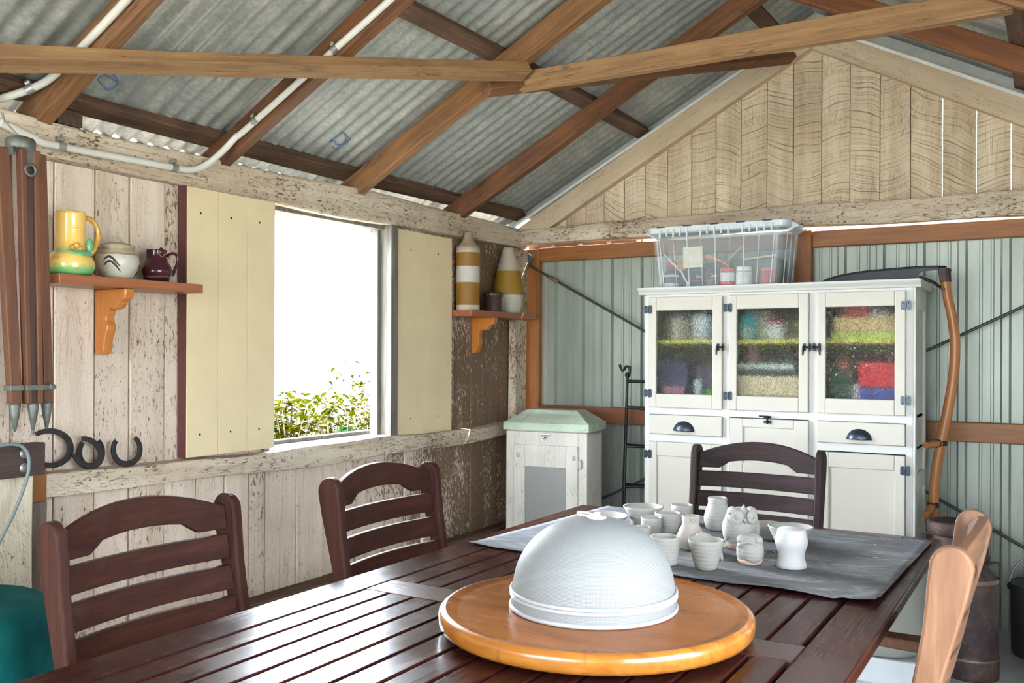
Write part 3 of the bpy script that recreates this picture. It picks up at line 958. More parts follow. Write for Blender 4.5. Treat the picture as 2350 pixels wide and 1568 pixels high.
conduit('wall_conduit', 'grey plastic conduit along the wall plate, bending up the dark rafter', curve(cp, 6),
        [((pl, 1.86, 2.000), (0, 1, 0), (0, 0, 1)), ((pl, 2.31, 2.008), (0, 1, 0), (0, 0, 1)), ((-2.66, 2.541, 2.209), dr, (-SL, 0, 1)), ((-2.26, 2.541, 2.418), dr, (-SL, 0, 1))],
        [((pl, 1.68, 2.032), (pl, 1.775, 2.006))])
cp2 = [(XW + .055, 1.56, 2.06), (XW + .03, 1.66, 2.09), (-2.86, 1.745, 2.17), (-2.78, 1.772, 2.21), (-2.578, 1.774, 2.271), (-2.372, 1.774, 2.372), (-1.5, 1.774, 2.83)]
cp2 = [(XW + .055, 1.50, 2.05), (XW + .055, 1.60, 2.085), (-2.88, 1.70, 2.13), (-2.80, 1.765, 2.175), (-2.70, 1.774, 2.215), (-2.578, 1.774, 2.275), (-2.372, 1.774, 2.378), (-1.5, 1.774, 2.83)]
conduit('wall_conduit', 'grey plastic conduit running up the rafter above the tripod', curve(cp2, 6), [((-2.83, 1.748, 2.160), (.6, .4, .45), (-SL, 0, 1))])

# ================================================================== FURNITURE
# ---- slatted outdoor table
TX0, TX1, TY0, TY1, TZ = -1.605, -.335, .30, 3.23, .74
tb = root('slatted_table', 'long dark red-brown slatted wooden table in the middle of the shed', 'table', ((TX0 + TX1) / 2, (TY0 + TY1) / 2, 0))
tw, tl = (TX1 - TX0) / 2, (TY1 - TY0) / 2
cy_ = (TY0 + TY1) / 2; cx_ = (TX0 + TX1) / 2
b = MB(); pid = 1
for sx in (-1, 1):
    b.cur = pid; pid += 1.3
    b.box((sx * tw, -tl, TZ - .03), (sx * (tw - .1115), tl, TZ))
cross = [(TY0, TY0 + .10), (1.800, 1.908), (TY1 - .10, TY1)]
b.build('table_frame', TABLE_WOOD, tb, bevel=.005)
CROSSW = wood('oiled dark crosspiece wood', (.09, .024, .015), (.032, .0095, .008), 'X', .27, True, grain=.7)
for a, c in cross:
    b2 = MB(); b2.cur = pid; pid += 1.3
    b2.box((-tw + .112, a - cy_, TZ - .031), (tw - .112, c - cy_, TZ - .0006))
    b2.build('crosspiece', CROSSW, tb, bevel=.002)
pitch = (1.494 - .453) / 14
for k in range(14):
    x0 = -1.494 + pitch * k - cx_
    for a, c in ((cross[0][1], cross[1][0]), (cross[1][1], cross[2][0])):
        b = MB(); b.cur = pid; pid += 1.3
        b.box((x0 + .0045, a - cy_, TZ - .026), (x0 + pitch - .0045, c - cy_, TZ - .0012))
        b.build('slat', TABLE_WOOD, tb, bevel=.0025)
b = MB(); e = .09
for s in (-1, 1):
    b.box((s * (tw - e), -tl + e, TZ - .12), (s * (tw - e - .022), tl - e, TZ - .032))
    b.box((-tw + e, s * (tl - e), TZ - .12), (tw - e, s * (tl - e - .022), TZ - .032))
b.box((-tw + e, 1.854 - cy_ - .03, TZ - .10), (tw - e, 1.854 - cy_ + .03, TZ - .032))
b.build('apron', TABLE_WOOD, tb, bevel=.003)
for sx in (-1, 1):
    for yy in (-tl + .3, tl - .62):
        b = MB(); b.cbox((sx * (tw - .32), yy, (TZ - .032) / 2), (.07, .07, TZ - .032)); b.build('leg', TABLE_WOOD, tb, bevel=.006)

# ---- chairs: local +X is the way the sitter faces
def post_c(z):
    pts = [(0., .29), (.18, .235), (.45, .105), (.65, .045), (.80, .012), (.905, -.004), (.96, -.012)]
    for (z0, u0), (z1, u1) in zip(pts[:-1], pts[1:]):
        if z <= z1:
            return u0 + (u1 - u0) * (z - z0) / (z1 - z0)
    return pts[-1][1]
def post_w(z):
    pts = [(-.06, .022), (.45, .026), (.65, .026), (.76, .030), (.86, .039), (.91, .041)]
    for (z0, u0), (z1, u1) in zip(pts[:-1], pts[1:]):
        if z <= z1: return u0 + (u1 - u0) * (z - z0) / (z1 - z0)
    return pts[-1][1]
def make_chair():
    t = root('garden_chair', 'x', 'chair')
    hw = .265
    for s in (-1, 1):
        zs = [0, .1, .2, .3, .4, .5, .58, .66, .72, .78, .83, .87, .905]
        back = [(post_c(z) - post_w(z), z) for z in zs]; front = [(post_c(z) + post_w(z), z) for z in zs]
        cap = []
        for k in range(1, 12):
            a = math.pi * k / 12
            cap.append((post_c(.905) + .041 * math.cos(a), .905 + .046 * math.sin(a)))
        out = front + cap + back[::-1]
        b = MB(); b.prism(out, s * hw, s * (hw - .03), 'Y')
        b.build('back_post', CHAIR_WOOD, t, bevel=.006)
    W = hw - .03
    def slat(zb, zt, name, thick=.018):
        b = MB(); n = 24; vs_ = []
        for i in range(n + 1):
            y = -W + 2 * W * i / n; q = y / W
            z0 = zb(q); z1 = zt(q)
            bow = -.030 * (1 - q * q)
            for (z, d) in ((z0, 0), (z1, 0), (z1, -thick), (z0, -thick)):
                vs_.append((post_c(z) + .012 + bow + d, y, z))
        fs = []
        for i in range(n):
            for k in range(4):
                fs.append((i * 4 + k, i * 4 + (k + 1) % 4, (i + 1) * 4 + (k + 1) % 4, (i + 1) * 4 + k))
        fs += [(0, 1, 2, 3), tuple(n * 4 + k for k in (3, 2, 1, 0))]
        b.add(vs_, fs)
        return b.build(name, CHAIR_SLAT, t, bevel=.004)
    def ct(q): return .918 + .050 * (1 - q * q)
    def cb(q):
        a = abs(q)
        if a > .66: return .858
        if a < .50: return .884 + .010 * (1 - (q / .5) ** 2)
        k = (.66 - a) / .16
        return .858 + (.884 - .858) * (k * k * (3 - 2 * k))
    slat(cb, ct, 'crest_rail', .022)
    for zc in (.813, .733, .655, .577):
        slat(lambda q, z=zc: z - .031, lambda q, z=zc: z + .031, 'back_slat')
    # seat
    for s in (-1, 1):
        b = MB(); b.box((.02, s * (hw - .032), .405), (.52, s * (hw - .054), .445)); b.build('seat_rail', CHAIR_WOOD, t, bevel=.004)
        # rear leg crossing to the back
        b = MB()
        b.prism([(.47, .41), (.52, .41), (-.02, .0), (-.07, .0)], s * (hw - .056), s * (hw - .078), 'Y'); b.build('rear_leg', CHAIR_WOOD, t, bevel=.004)
        # arm rest and its front prop
        b = MB(); b.prism([(.05, .585), (.30, .592), (.43, .588), (.445, .600), (.43, .616), (.05, .618)], s * (hw + .012), s * (hw - .048), 'Y'); b.build('arm_rest', CHAIR_WOOD, t, bevel=.006)
        b = MB(); b.prism([(.33, .588), (.385, .588), (.335, .40), (.28, .40)], s * (hw - .002), s * (hw - .030), 'Y'); pr = b.build('arm_prop', CHAIR_WOOD, t, bevel=.004)
        b = MB(); yb = s * (hw + .001)
        b.lathe([(0, 0), (.010, 0), (.008, .004), (0, .005)], 16, M=Matrix.Translation((.348, yb if s > 0 else yb, .545)) @ Matrix.Rotation(-s * math.pi / 2, 4, 'X'))
        b.lathe([(0, 0), (.010, 0), (.008, .004), (0, .005)], 16, M=Matrix.Translation((.348, s * (hw - .031), .545)) @ Matrix.Rotation(s * math.pi / 2, 4, 'X'))
        b.build('brass_bolt', BRASS, pr)
    for k in range(7):
        b = MB(); x = .035 + k * .070
        b.box((x, -hw + .034, .445), (x + .058, hw - .034, .463)); b.build('seat_slat', CHAIR_SLAT, t, bevel=.004)
    return t
BRASS = plain('brass bolt', (.55, .38, .14), .35, .9)
GRP = 'slatted garden chairs around the table'
def setup(c, loc, rz, label):
    c.location = loc; c.rotation_euler = (0, 0, rz); tag(c, label, 'chair', GRP)
ch = make_chair()
setup(ch, (-1.925, 1.497, 0), 0, 'dark brown slatted chair beside the teal cloth on the window side')
setup(copy_tree(ch), (-1.887, 2.365, 0), 0, 'red-brown slatted chair below the window, in front of the meat safe')
gm = {CHAIR_WOOD.name: CHAIR_GREY, CHAIR_SLAT.name: CHAIR_GREY_S}
setup(copy_tree(ch, None, gm), (-1.062, 3.70, 0), -math.pi / 2, 'smoky grey-brown slatted chair at the table end before the white dresser')
pm = {CHAIR_WOOD.name: CHAIR_PALE, CHAIR_SLAT.name: CHAIR_PALE_S}
setup(copy_tree(ch, None, pm), (-.195, 2.268, 0), math.pi, 'pale sun-bleached slatted chair on the right, seen end-on')

# ---- white kitchen dresser
DX0, DX1, DY, DD = -1.878, -.586, 4.50, .365
dr_ = root('kitchen_dresser', 'tall white painted kitchen dresser with three textured-glass doors', 'dresser', ((DX0 + DX1) / 2, DY, 0))
ox, oy = (DX0 + DX1) / 2, DY
def L(x): return x - ox
b = MB(); T = .018
b.box((L(DX0), .02, .06), (L(DX0) + T, DD, 1.63)); b.box((L(DX1) - T, .02, .06), (L(DX1), DD, 1.63))
b.box((L(DX0), DD - .008, .06), (L(DX1), DD, 1.63))
b.box((L(DX0), .02, 1.612), (L(DX1), DD, 1.63)); b.box((L(DX0), .02, 1.03), (L(DX1), DD, 1.048)); b.box((L(DX0), .02, .06), (L(DX1), DD, .08)); b.box((L(DX0), .02, .885), (L(DX1), DD, .90))
b.box((L(-1.452), .02, 1.048), (L(-1.434), DD, 1.612)); b.box((L(-1.034), .02, 1.048), (L(-1.014), DD, 1.612))
LININGS = [((DX0 + T, -1.452)), ((-1.434, -1.034)), ((-1.014, DX1 - T))]
# raised stiles on the right side
b.box((L(DX1), .0, .0), (L(DX1) + .010, .05, 1.63)); b.box((L(DX1), DD - .05, .0), (L(DX1) + .010, DD, 1.63)); b.box((L(DX1), .05, 1.53), (L(DX1) + .010, DD - .05, 1.63))
b.box((L(DX1), .05, .70), (L(DX1) + .010, DD - .05, .78))
b.box((L(DX0), .02, 0), (L(DX0) + .05, .07, .06)); b.box((L(DX1) - .05, .02, 0), (L(DX1), .07, .06)); b.box((L(DX0), DD - .05, 0), (L(DX0) + .05, DD, .06)); b.box((L(DX1) - .05, DD - .05, 0), (L(DX1), DD, .06))
b.build('carcass', WHITE_P, dr_, bevel=.002)
b = MB()   # face frame
for x0, x1 in ((DX0, -1.850), (-1.461, -1.426), (-1.043, -1.003), (-.616, DX1)):
    b.box((L(x0), 0, .0 if x0 in (DX0, -.616) else .06), (L(x1), .02, 1.63))
for z0, z1 in ((1.612, 1.63), (1.012, 1.048), (.872, .910), (.06, .10)):
    b.box((L(DX0), .0005, z0), (L(DX1), .02, z1))
b.build('face_frame', WHITE_P, dr_, bevel=.002)
b = MB()
b.prism([(.0, 1.626), (-.010, 1.628), (-.014, 1.638), (-.026, 1.650), (-.030, 1.656), (-.030, 1.664), (DD + .004, 1.664), (DD + .004, 1.626)], L(DX0) - .03, L(DX1) + .034, 'X')
b.build('cornice', WHITE_P, dr_, bevel=.002)
LINING = plain('dark cupboard lining', (.16, .16, .145), .8)
for (x0, x1) in LININGS:
    b = MB(); e_ = .0015
    b.box((L(x0) + e_, DD - .012, 1.050), (L(x1) - e_, DD - .009, 1.610)); b.box((L(x0) + .0005, .03, 1.050), (L(x0) + .003, DD - .012, 1.610)); b.box((L(x1) - .003, .03, 1.050), (L(x1) - .0005, DD - .012, 1.610)); b.box((L(x0) + e_, .03, 1.6085), (L(x1) - e_, DD - .012, 1.611))
    b.build('lining', LINING, dr_)
YEL = plain('yellow shelf edge', (.62, .58, .10), .5)
for (x0, x1) in ((DX0 + T, -1.452), (-1.434, -1.034), (-1.014, DX1 - T)):
    b = MB(); b.box((L(x0) + .003, .03, 1.376), (L(x1) - .003, DD - .013, 1.394)); b.build('shelf', YEL, dr_)
    b = MB(); b.box((L(x0) + .003, .03, 1.050), (L(x1) - .003, DD - .013, 1.110)); b.build('base_board', LINING, dr_)

def hinge(par, x, z, flip=1):
    b = MB()
    for (cx, hh) in ((-.0115, .020), (.0115, .022)):
        b.prism([(cx - .009, -hh * .75), (cx - .005, -hh), (cx + .005, -hh), (cx + .009, -hh * .75), (cx + .009, hh * .75), (cx + .005, hh), (cx - .005, hh), (cx - .009, hh * .75)], -.0225, -.018, 'Y', Matrix.Translation((x, 0, z)))
    b.tube([(x, -.022, z - .014), (x, -.022, z + .014)], .0045, 10)
    for dx in (-.012, .012):
        for dz in (-.011, .011): b.sphere((x + dx, -.0228, z + dz), .0026, 8, 6)
    return b.build('hinge', GUN, par)
def latch(par, x, z, s=1, lay=False):
    b = MB()
    M = Matrix.Translation((x, -.018, z)) @ (Matrix.Rotation(math.pi / 2, 4, 'Y') if lay else Matrix.Identity(4))
    for dx in (-.012, .012): b.prism([(dx - .006, -.018), (dx + .006, -.018), (dx + .006, .018), (dx - .006, .018)], -.006, 0, 'Y', M)
    b.tube([M @ Vector((-.018, -.009, 0)), M @ Vector((.018, -.009, 0))], .005, 10)
    b.tube([M @ Vector((-s * .014, -.012, .006)), M @ Vector((-s * .015, -.018, -.012)), M @ Vector((-s * .017, -.016, -.038))], [.0052, .005, .0036], 10)
    b.sphere(M @ Vector((.014 * s, -.012, 0)), .007, 10, 8)
    return b.build('latch', BLACK_IRON, par)
def glass_door(x0, x1, gx0, gx1, hx, hzs, lx, ls):
    z0, z1, g0, g1 = 1.048, 1.614, 1.118, 1.545
    b = MB(); F0, F1 = -.018, .004
    b.box((L(x0), F0, z0), (L(gx0), F1, z1)); b.box((L(gx1), F0, z0), (L(x1), F1, z1)); b.box((L(gx0), F0, g1), (L(gx1), F1, z1)); b.box((L(gx0), F0, z0), (L(gx1), F1, g0))
    d = b.build('glass_door', CREAM_P, dr_, bevel=.004)
    b = MB(); b.box((L(gx0) - .004, -.006, g0 - .004), (L(gx1) + .004, -.002, g1 + .004)); b.build('glass_pane', GLASS, d)
    for z in hzs: hinge(d, L(hx), z)
    if lx is not None: latch(d, L(lx), 1.357, ls)
    return d
glass_door(-1.850, -1.461, -1.809, -1.511, -1.853, (1.552, 1.120), -1.468, 1)
glass_door(-1.426, -1.043, -1.387, -1.088, -1.431, (1.552, 1.117), -1.048, 1)
glass_door(-1.003, -.616, -.964, -.662, -.615, (1.545, 1.117), -1.003, -1)
def drawer(x0, x1):
    b = MB(); b.box((L(x0), -.018, .912), (L(x1), .004, 1.011)); d = b.build('drawer', CREAM_P, dr_, bevel=.004)
    cx = L((x0 + x1) / 2 - .004); b = MB(); n = 20; m = 8; vs_ = []
    for i in range(n + 1):
        a = math.pi * i / n
        for j in range(m + 1):
            e_ = math.pi / 2 * j / m
            vs_.append((cx + .050 * math.cos(a) * math.sin(e_) if j else cx, -.018 - .024 * math.cos(e_), .932 + .044 * math.sin(a) * math.sin(e_)))
    for i in range(n + 1):
        a = math.pi * i / n; vs_.append((cx + .056 * math.cos(a), -.0185, .932 + .050 * math.sin(a)))
    fs = [(i * (m + 1) + j, (i + 1) * (m + 1) + j, (i + 1) * (m + 1) + j + 1, i * (m + 1) + j + 1) for i in range(n) for j in range(m)]
    o = (n + 1) * (m + 1)
    fs += [(i * (m + 1) + m, (i + 1) * (m + 1) + m, o + i + 1, o + i) for i in range(n)]
    b.add(vs_, fs, True)
    b.build('cup_pull', GUN, d, fix=False).modifiers.new('solid', 'SOLIDIFY').thickness = .002
drawer(-1.846, -1.461); drawer(-1.002, -.617)
def panel_door(x0, x1, z0, z1, p0, p1, pz0, pz1, name):
    b = MB(); F0, F1 = -.018, .004
    b.box((L(x0), F0, z0), (L(p0), F1, z1)); b.box((L(p1), F0, z0), (L(x1), F1, z1)); b.box((L(p0), F0, pz1), (L(p1), F1, z1)); b.box((L(p0), F0, z0), (L(p1), F1, pz0))
    d = b.build(name, CREAM_P, dr_, bevel=.004)
    b = MB(); b.box((L(p0) - .003, -.010, pz0 - .003), (L(p1) + .003, 0, pz1 + .003)); b.build('panel', CREAM_P, d)
    return d
d = panel_door(-1.421, -1.041, .742, 1.009, -1.355, -1.110, .794, .966, 'tip_out_bin'); latch(d, L(-1.233), 1.008, 1, True)
d = panel_door(-1.421, -1.041, .10, .735, -1.36, -1.10, .17, .67, 'cupboard_door')
d = panel_door(-1.846, -1.461, .10, .872, -1.803, -1.51, .17, .80, 'cupboard_door'); hinge(d, L(-1.852), .806); hinge(d, L(-1.852), .20)
d = panel_door(-1.002, -.617, .10, .868, -.947, -.661, .17, .798, 'cupboard_door'); hinge(d, L(-.615), .802); hinge(d, L(-.615), .20)

# ---- things kept behind the glass (on the two levels 1.048 and 1.394)
def box_thing(name, lab, cat, c, d, z, color, rough=.6, lid=None):
    b = MB(); b.box((-d[0] / 2, -d[1] / 2, 0), (d[0] / 2, d[1] / 2, d[2]))
    o = b.build(name, plain(name + ' card', color, rough), None, (c[0], c[1], z), bevel=.003)
    tag(o, lab, cat)
    if lid:
        b = MB(); b.box((-d[0] / 2 - .002, -d[1] / 2 - .002, d[2] - .02), (d[0] / 2 + .002, d[1] / 2 + .002, d[2] + .004)); b.build('lid', plain(name + ' lid', lid, rough), o, bevel=.002)
    return o
def tin(name, lab, cat, c, r, h, z, color, lid=None, lab_c=None):
    b = MB(); b.lathe([(0, 0), (r * .94, 0), (r, .004), (r, h - .004), (r * .95, h), (0, h)], 28)
    o = b.build(name, plain(name + ' wall', color, .35), None, (c[0], c[1], z)); tag(o, lab, cat)
    if lid:
        b = MB(); b.lathe([(0, h), (r * 1.04, h), (r * 1.04, h + .022), (0, h + .026)], 28); b.build('lid', plain(name + ' lid', lid, .35), o)
    if lab_c:
        b = MB(); b.box((-r * .45, -r * 1.02, h * .12), (r * .45, -r * .8, h * .5)); b.build('label_patch', plain(name + ' label', lab_c), o)
    return o
z1, z2 = 1.1105, 1.3945
yv = DY + .12
tin('storage_jar', 'cream jar on the upper shelf behind the left glass door', 'jar', (-1.735, yv), .045, .12, z2, (.62, .60, .48))
tin('storage_jar', 'pale bluish white jar on the upper shelf behind the left glass door', 'jar', (-1.60, yv), .055, .13, z2, (.66, .70, .74))
tin('paint_tin', 'small rust-brown tin between the two jars behind the left glass door', 'tin', (-1.672, yv + .04), .022, .07, z2, (.30, .12, .05))
tin('paint_tin', 'thin turquoise tin at the right edge behind the left glass door', 'tin', (-1.505, yv), .036, .11, z2, (.02, .42, .46))
box_thing('carton', 'dark navy carton at the bottom left behind the left glass door', 'carton', (-1.745, yv), (.15, .14, .17), z1, (.04, .04, .10))
box_thing('carton', 'grey-violet carton at the bottom right behind the left glass door', 'carton', (-1.575, yv + .05), (.13, .12, .15), z1, (.12, .10, .15))
box_thing('carton', 'flat pink carton low in the front behind the left glass door', 'carton', (-1.73, DY + .035), (.11, .022, .045), z1 + .0, (.35, .14, .2))
tin('storage_jar', 'squat bluish jar low in the middle behind the left glass door', 'jar', (-1.60, DY + .042), .022, .08, z1, (.45, .52, .58))
tin('paint_tin', 'little green tin in the bottom right corner behind the left glass door', 'tin', (-1.535, DY + .04), .024, .035, z1, (.08, .42, .04))
tin('paint_tin', 'turquoise tin with a pale label behind the middle glass door', 'tin', (-1.365, yv), .045, .125, z2, (.01, .42, .44), None, (.6, .62, .58))
box_thing('carton', 'thin cream carton standing beside the turquoise tin behind the middle door', 'carton', (-1.290, yv + .02), (.035, .06, .14), z2, (.58, .54, .42))
tin('storage_jar', 'white jar with a red lid behind the middle glass door', 'jar', (-1.225, yv), .043, .075, z2, (.85, .86, .85), (.42, .03, .05))
box_thing('carton', 'olive carton at the right of the red-lidded jar behind the middle door', 'carton', (-1.10, yv + .05), (.10, .08, .10), z2, (.28, .27, .14))
o_ = box_thing('carton', 'wide cream box on the bottom behind the middle glass door', 'carton', (-1.234, yv), (.36, .19, .105), z1, (.62, .52, .33))
o_ = box_thing('book', 'thick black book lying on the wide cream box behind the middle door', 'book', (-1.25, yv), (.31, .17, .035), z1 + .1055, (.035, .04, .04))
box_thing('book', 'pale green book on the thick black book behind the middle door', 'book', (-1.265, yv), (.28, .16, .025), z1 + .1410, (.52, .60, .52))
b = MB(); b.sphere((0, 0, .045), .05, 20, 12, sc=(1.2, .8, .9)); tag(b.build('camera_bag', plain('black bag cloth', (.025, .026, .03), .8), None, (-1.19, yv, z1 + .1661)), 'rounded black bag on top of the books behind the middle door', 'bag')
box_thing('carton', 'small dusky red carton left on the books behind the middle door', 'carton', (-1.335, yv), (.05, .08, .085), z1 + .1664, (.22, .10, .12))
box_thing('carton', 'long tan box on the upper shelf behind the right glass door', 'carton', (-.79, yv + .02), (.30, .17, .075), z2 + .0305, (.60, .44, .20))
box_thing('carton', 'flat lime green box under the long tan box behind the right door', 'carton', (-.79, yv + .01), (.31, .18, .030), z2, (.48, .62, .10))
box_thing('carton', 'red carton on the tan box at the top of the right glass door', 'carton', (-.845, yv), (.10, .1, .06), z2 + .1060, (.48, .04, .05))
box_thing('carton', 'small white carton on the tan box beside the red carton', 'carton', (-.745, yv), (.07, .06, .022), z2 + .1060, (.78, .78, .78))
box_thing('carton', 'flat royal blue box at the bottom right behind the right door', 'carton', (-.735, yv - .02), (.17, .16, .060), z1, (.05, .07, .30))
box_thing('carton', 'bright red box standing on the blue box behind the right door', 'carton', (-.735, yv - .01), (.18, .15, .115), z1 + .0605, (.60, .02, .035))
box_thing('carton', 'dark green carton at the left behind the right glass door', 'carton', (-.915, yv), (.11, .1, .135), z1, (.03, .09, .05))
b = MB(); b.sphere((0, 0, .03), .03, 18, 10); tag(b.build('rubber_ball', plain('orange rubber', (.62, .20, .11), .5), None, (-.905, yv - .01, z1 + .1355)), 'orange ball on the dark green carton behind the right door', 'ball')
box_thing('carton', 'white crumpled carton between the green carton and the red box', 'carton', (-.838, yv - .035), (.03, .06, .075), z1, (.62, .62, .6))

# ---- meat safe in the corner
ms = root('meat_safe', 'pale grey wooden meat safe with a mint green lid in the corner', 'cabinet', (-2.686, 4.447, 0), math.radians(6.7))
SAFE = old_paint('safe grey paint', (.66, .63, .57), (.30, .26, .22), 'Z', False, -.1, (.45, .40, .34), .4, cracks=.3)
MINT = old_paint('safe mint paint', (.52, .62, .50), (.22, .2, .15), 'X', False, .0, (.28, .29, .21), .8, cracks=.3)
MW, MD = .478, .27
b = MB()
b.box((.006, .018, .12), (.02, MD, .898)); b.box((MW - .02, .018, .12), (MW - .006, MD, .898)); b.box((.006, MD - .012, .12), (MW - .006, MD, .898)); b.box((.006, .018, .12), (MW - .006, MD, .135))
b.box((.006, .018, .875), (MW - .006, MD, .898))
b.build('body', SAFE, ms, bevel=.002)
b = MB()
b.box((.0, .0, .0), (.05, .02, .89)); b.box((MW - .05, .0, .0), (MW, .02, .89)); b.box((.05, .0, .815), (MW - .05, .02, .89)); b.box((.05, .0, .10), (MW - .05, .02, .15))
b.box((.0, MD - .03, .0), (.03, MD, .12)); b.box((MW - .03, MD - .03, .0), (MW, MD, .12))
b.build('front_frame', SAFE, ms, bevel=.002)
b = MB(); dx0, dx1, dz0, dz1 = .050, .428, .155, .818
b.box((dx0, -.012, dz0), (dx0 + .068, .012, dz1)); b.box((dx1 - .068, -.012, dz0), (dx1, .012, dz1)); b.box((dx0 + .068, -.012, dz1 - .12), (dx1 - .068, .012, dz1)); b.box((dx0 + .068, -.012, dz0), (dx1 - .068, .012, dz0 + .075))
dd = b.build('door', SAFE, ms, bevel=.003)
b = MB(); b.box((dx0 + .062, -.002, dz0 + .07), (dx1 - .062, .0, dz1 - .115)); b.build('flywire', FLY, dd)
for x, z in ((dx0 + .028, .76), (dx1 - .02, .755)):
    b = MB(); b.sphere((x, -.013, z), .009, 12, 8, sc=(1, .6, 1.4)); b.build('screw_cap', STEEL, dd)
b = MB(); b.box((dx1 - .004, -.016, .70), (dx1 + .022, -.003, .745)); b.tube([(dx1 + .004, -.016, .695), (dx1 + .004, -.016, .75)], .005, 8); b.build('hinge', STEEL, dd)
b = MB(); b.lathe([(0, 0), (.012, 0), (.009, .012), (0, .014)], 14, M=Matrix.Translation((.235, -.002, .866)) @ Matrix.Rotation(math.pi / 2, 4, 'X'))
b.tube([(.220, -.018, .875), (.250, -.018, .879), (.268, -.02, .878)], [.006, .005, .004], 8); b.tube([(.232, -.016, .870), (.226, -.02, .844)], [.007, .005], 8); b.build('turn_latch', CHROME, ms)
b = MB(); o1 = .014
A0, B0, A1, B1 = -o1, -o1, MW + o1, MD + o1
b.box((A0, B0, .897), (A1, B1, .940))
n1 = [(A0 + .004, B0 + .004, .940), (A1 - .004, B0 + .004, .940), (A1 - .004, B1 - .004, .940), (A0 + .004, B1 - .004, .940)]
n2 = [(A0 + .105, B0 + .10, 1.008), (A1 - .105, B0 + .10, 1.008), (A1 - .105, B1 - .06, 1.008), (A0 + .105, B1 - .06, 1.008)]
b.add(n1 + n2, [(0, 1, 5, 4), (1, 2, 6, 5), (2, 3, 7, 6), (3, 0, 4, 7), (4, 5, 6, 7), (3, 2, 1, 0)])
lid = b.build('lid', MINT, ms, bevel=.003)
b = MB()
def onlid(u, v, h=.003):
    p = [Vector(n1[0]).lerp(Vector(n1[1]), u), Vector(n2[0]).lerp(Vector(n2[1]), u)]
    return p[0].lerp(p[1], v) + Vector((0, -.0015, h))
for (uu, vv) in (((.14, .2), (.86, .2)), ((.86, .2), (.80, .9)), ((.14, .2), (.20, .9))):
    q = [onlid(uu[0] + (uu[1] - uu[0]) * t / 8, vv[0] + (vv[1] - vv[0]) * t / 8) for t in range(9)]
    b.tube(q, .0045, 6)
b.build('raised_bead', MINT, lid)

# ---- black iron corner stand
st = root('iron_stand', 'tall thin black iron plant stand between the meat safe and the dresser', 'stand', (-2.10, 4.87, 0))
def W2(p): return (p[0] + 2.10, p[1] - 4.87, p[2])
legs_ = [((-2.195, 4.90, 0), (-2.150, 4.90, 1.215)), ((-2.115, 4.75, 0), (-2.145, 4.885, 1.20)), ((-1.895, 4.88, 0), (-1.93, 4.89, 1.215))]
for a, c in legs_:
    b = MB(); b.tube([W2(a), W2(c)], .0075, 10); b.build('upright', BLACK_IRON, st)
b = MB(); q = [Vector(W2((-2.148, 4.895, 1.20))) + Vector((dx, 0, dz)) for dx, dz in ((0, 0), (.012, .02), (.008, .045), (-.012, .048), (-.022, .03), (-.036, .028), (-.045, .045), (-.05, .06))]
b.tube(curve(q, 4), .007, 10); b.sphere(q[0], .016, 12, 8); b.tube([q[0] + Vector((.012, 0, .0)), q[0] + Vector((.014, 0, .05))], .006, 8); b.build('scroll', BLACK_IRON, st)
def at_z(k, z):
    a, c = legs_[k]; return Vector(a).lerp(Vector(c), z / c[2])
for z in (1.165, 1.015, .80, .575, .15):
    b = MB()
    for i, j in ((0, 1), (1, 2), (0, 2)):
        b.tube([W2(at_z(i, z)), W2(at_z(j, z))], .0085, 8)
    b.build('shelf_rails', BLACK_IRON, st)

# ---- cross braces of the steel wall
def rod(lab, p0, p1, tbk=None):
    o = root('brace_rod', lab, 'rod', p0, 0, 'diagonal brace rods on the steel wall')
    b = MB(); b.tube([(0, 0, 0), Vector(p1) - Vector(p0)], .0075, 10); b.build('rod', plain('rod steel', (.06, .065, .06), .5, .5), o)
    if tbk is not None:
        q = (Vector(p1) - Vector(p0)); c = q * tbk; d = q.normalized()
        b = MB(); b.tube([c - d * .035, c - d * .03, c + d * .03, c + d * .035], [.009, .013, .013, .009], 10); b.build('turnbuckle', plain('turnbuckle rust', (.2, .13, .09), .6, .4), o)
    return o
rod('thin steel brace rod sloping down from the corner to behind the dresser', (-2.885, 4.982, 1.885), (.5, 4.982, .06), .062)
rod('thin steel brace rod rising to the right behind the scythe', (-2.62, 4.965, .33), (.5, 4.965, 1.885), .94)
b = MB(); b.box((-.03, -.006, -.04), (.035, 0, .04)); tag(b.build('anchor_plate', plain('green anchor plate', (.12, .17, .15), .5, .4), None, (-2.86, 4.972, 1.90), (0, .6, 0)), 'small dark steel plate anchoring the brace rod in the corner', 'plate')

# ---- scythe
sc = root('scythe', 'old scythe with a curved orange wooden handle hung beside the dresser', 'scythe', (-.483, 4.72, 0))
KS = 4.72 / 4.885
def S(x, z): return (x * KS + .483, 0, 1.33 + (z - 1.33) * KS + (.010 if z > 1.66 else 0))
path = curve([S(-.500, 1.715), S(-.488, 1.62), S(-.465, 1.50), S(-.452, 1.39), S(-.455, 1.26), S(-.472, 1.12), S(-.500, .96), S(-.525, .82), S(-.538, .70), S(-.545, .56), S(-.540, .38), S(-.53, .18), S(-.53, -.045)], 5)
b = MB(); n = len(path); b.tube(path, [.020 + .003 * math.sin(i / n * 3.1) for i in range(n)], 16)
SNATH = wood('scythe handle wood', (.50, .20, .055), (.26, .09, .025), 'Z', .35, grain=.7)
b.build('snath', SNATH, sc)
b = MB(); b.tube([path[0] + Vector((0, 0, .012)), path[0], path[0] + Vector((.006, 0, -.052))], [.0245, .0255, .025], 16)
for dx in (.024,): b.sphere(path[0] + Vector((dx, -.008, .002)), .008, 8, 6)
b.tube([path[3] + Vector((-.008, -.021, -.03)), path[3] + Vector((-.008, -.027, -.03))], .009, 10); b.build('ferrule', RUST, sc)
b = MB()   # blade with thickness: a curved knife
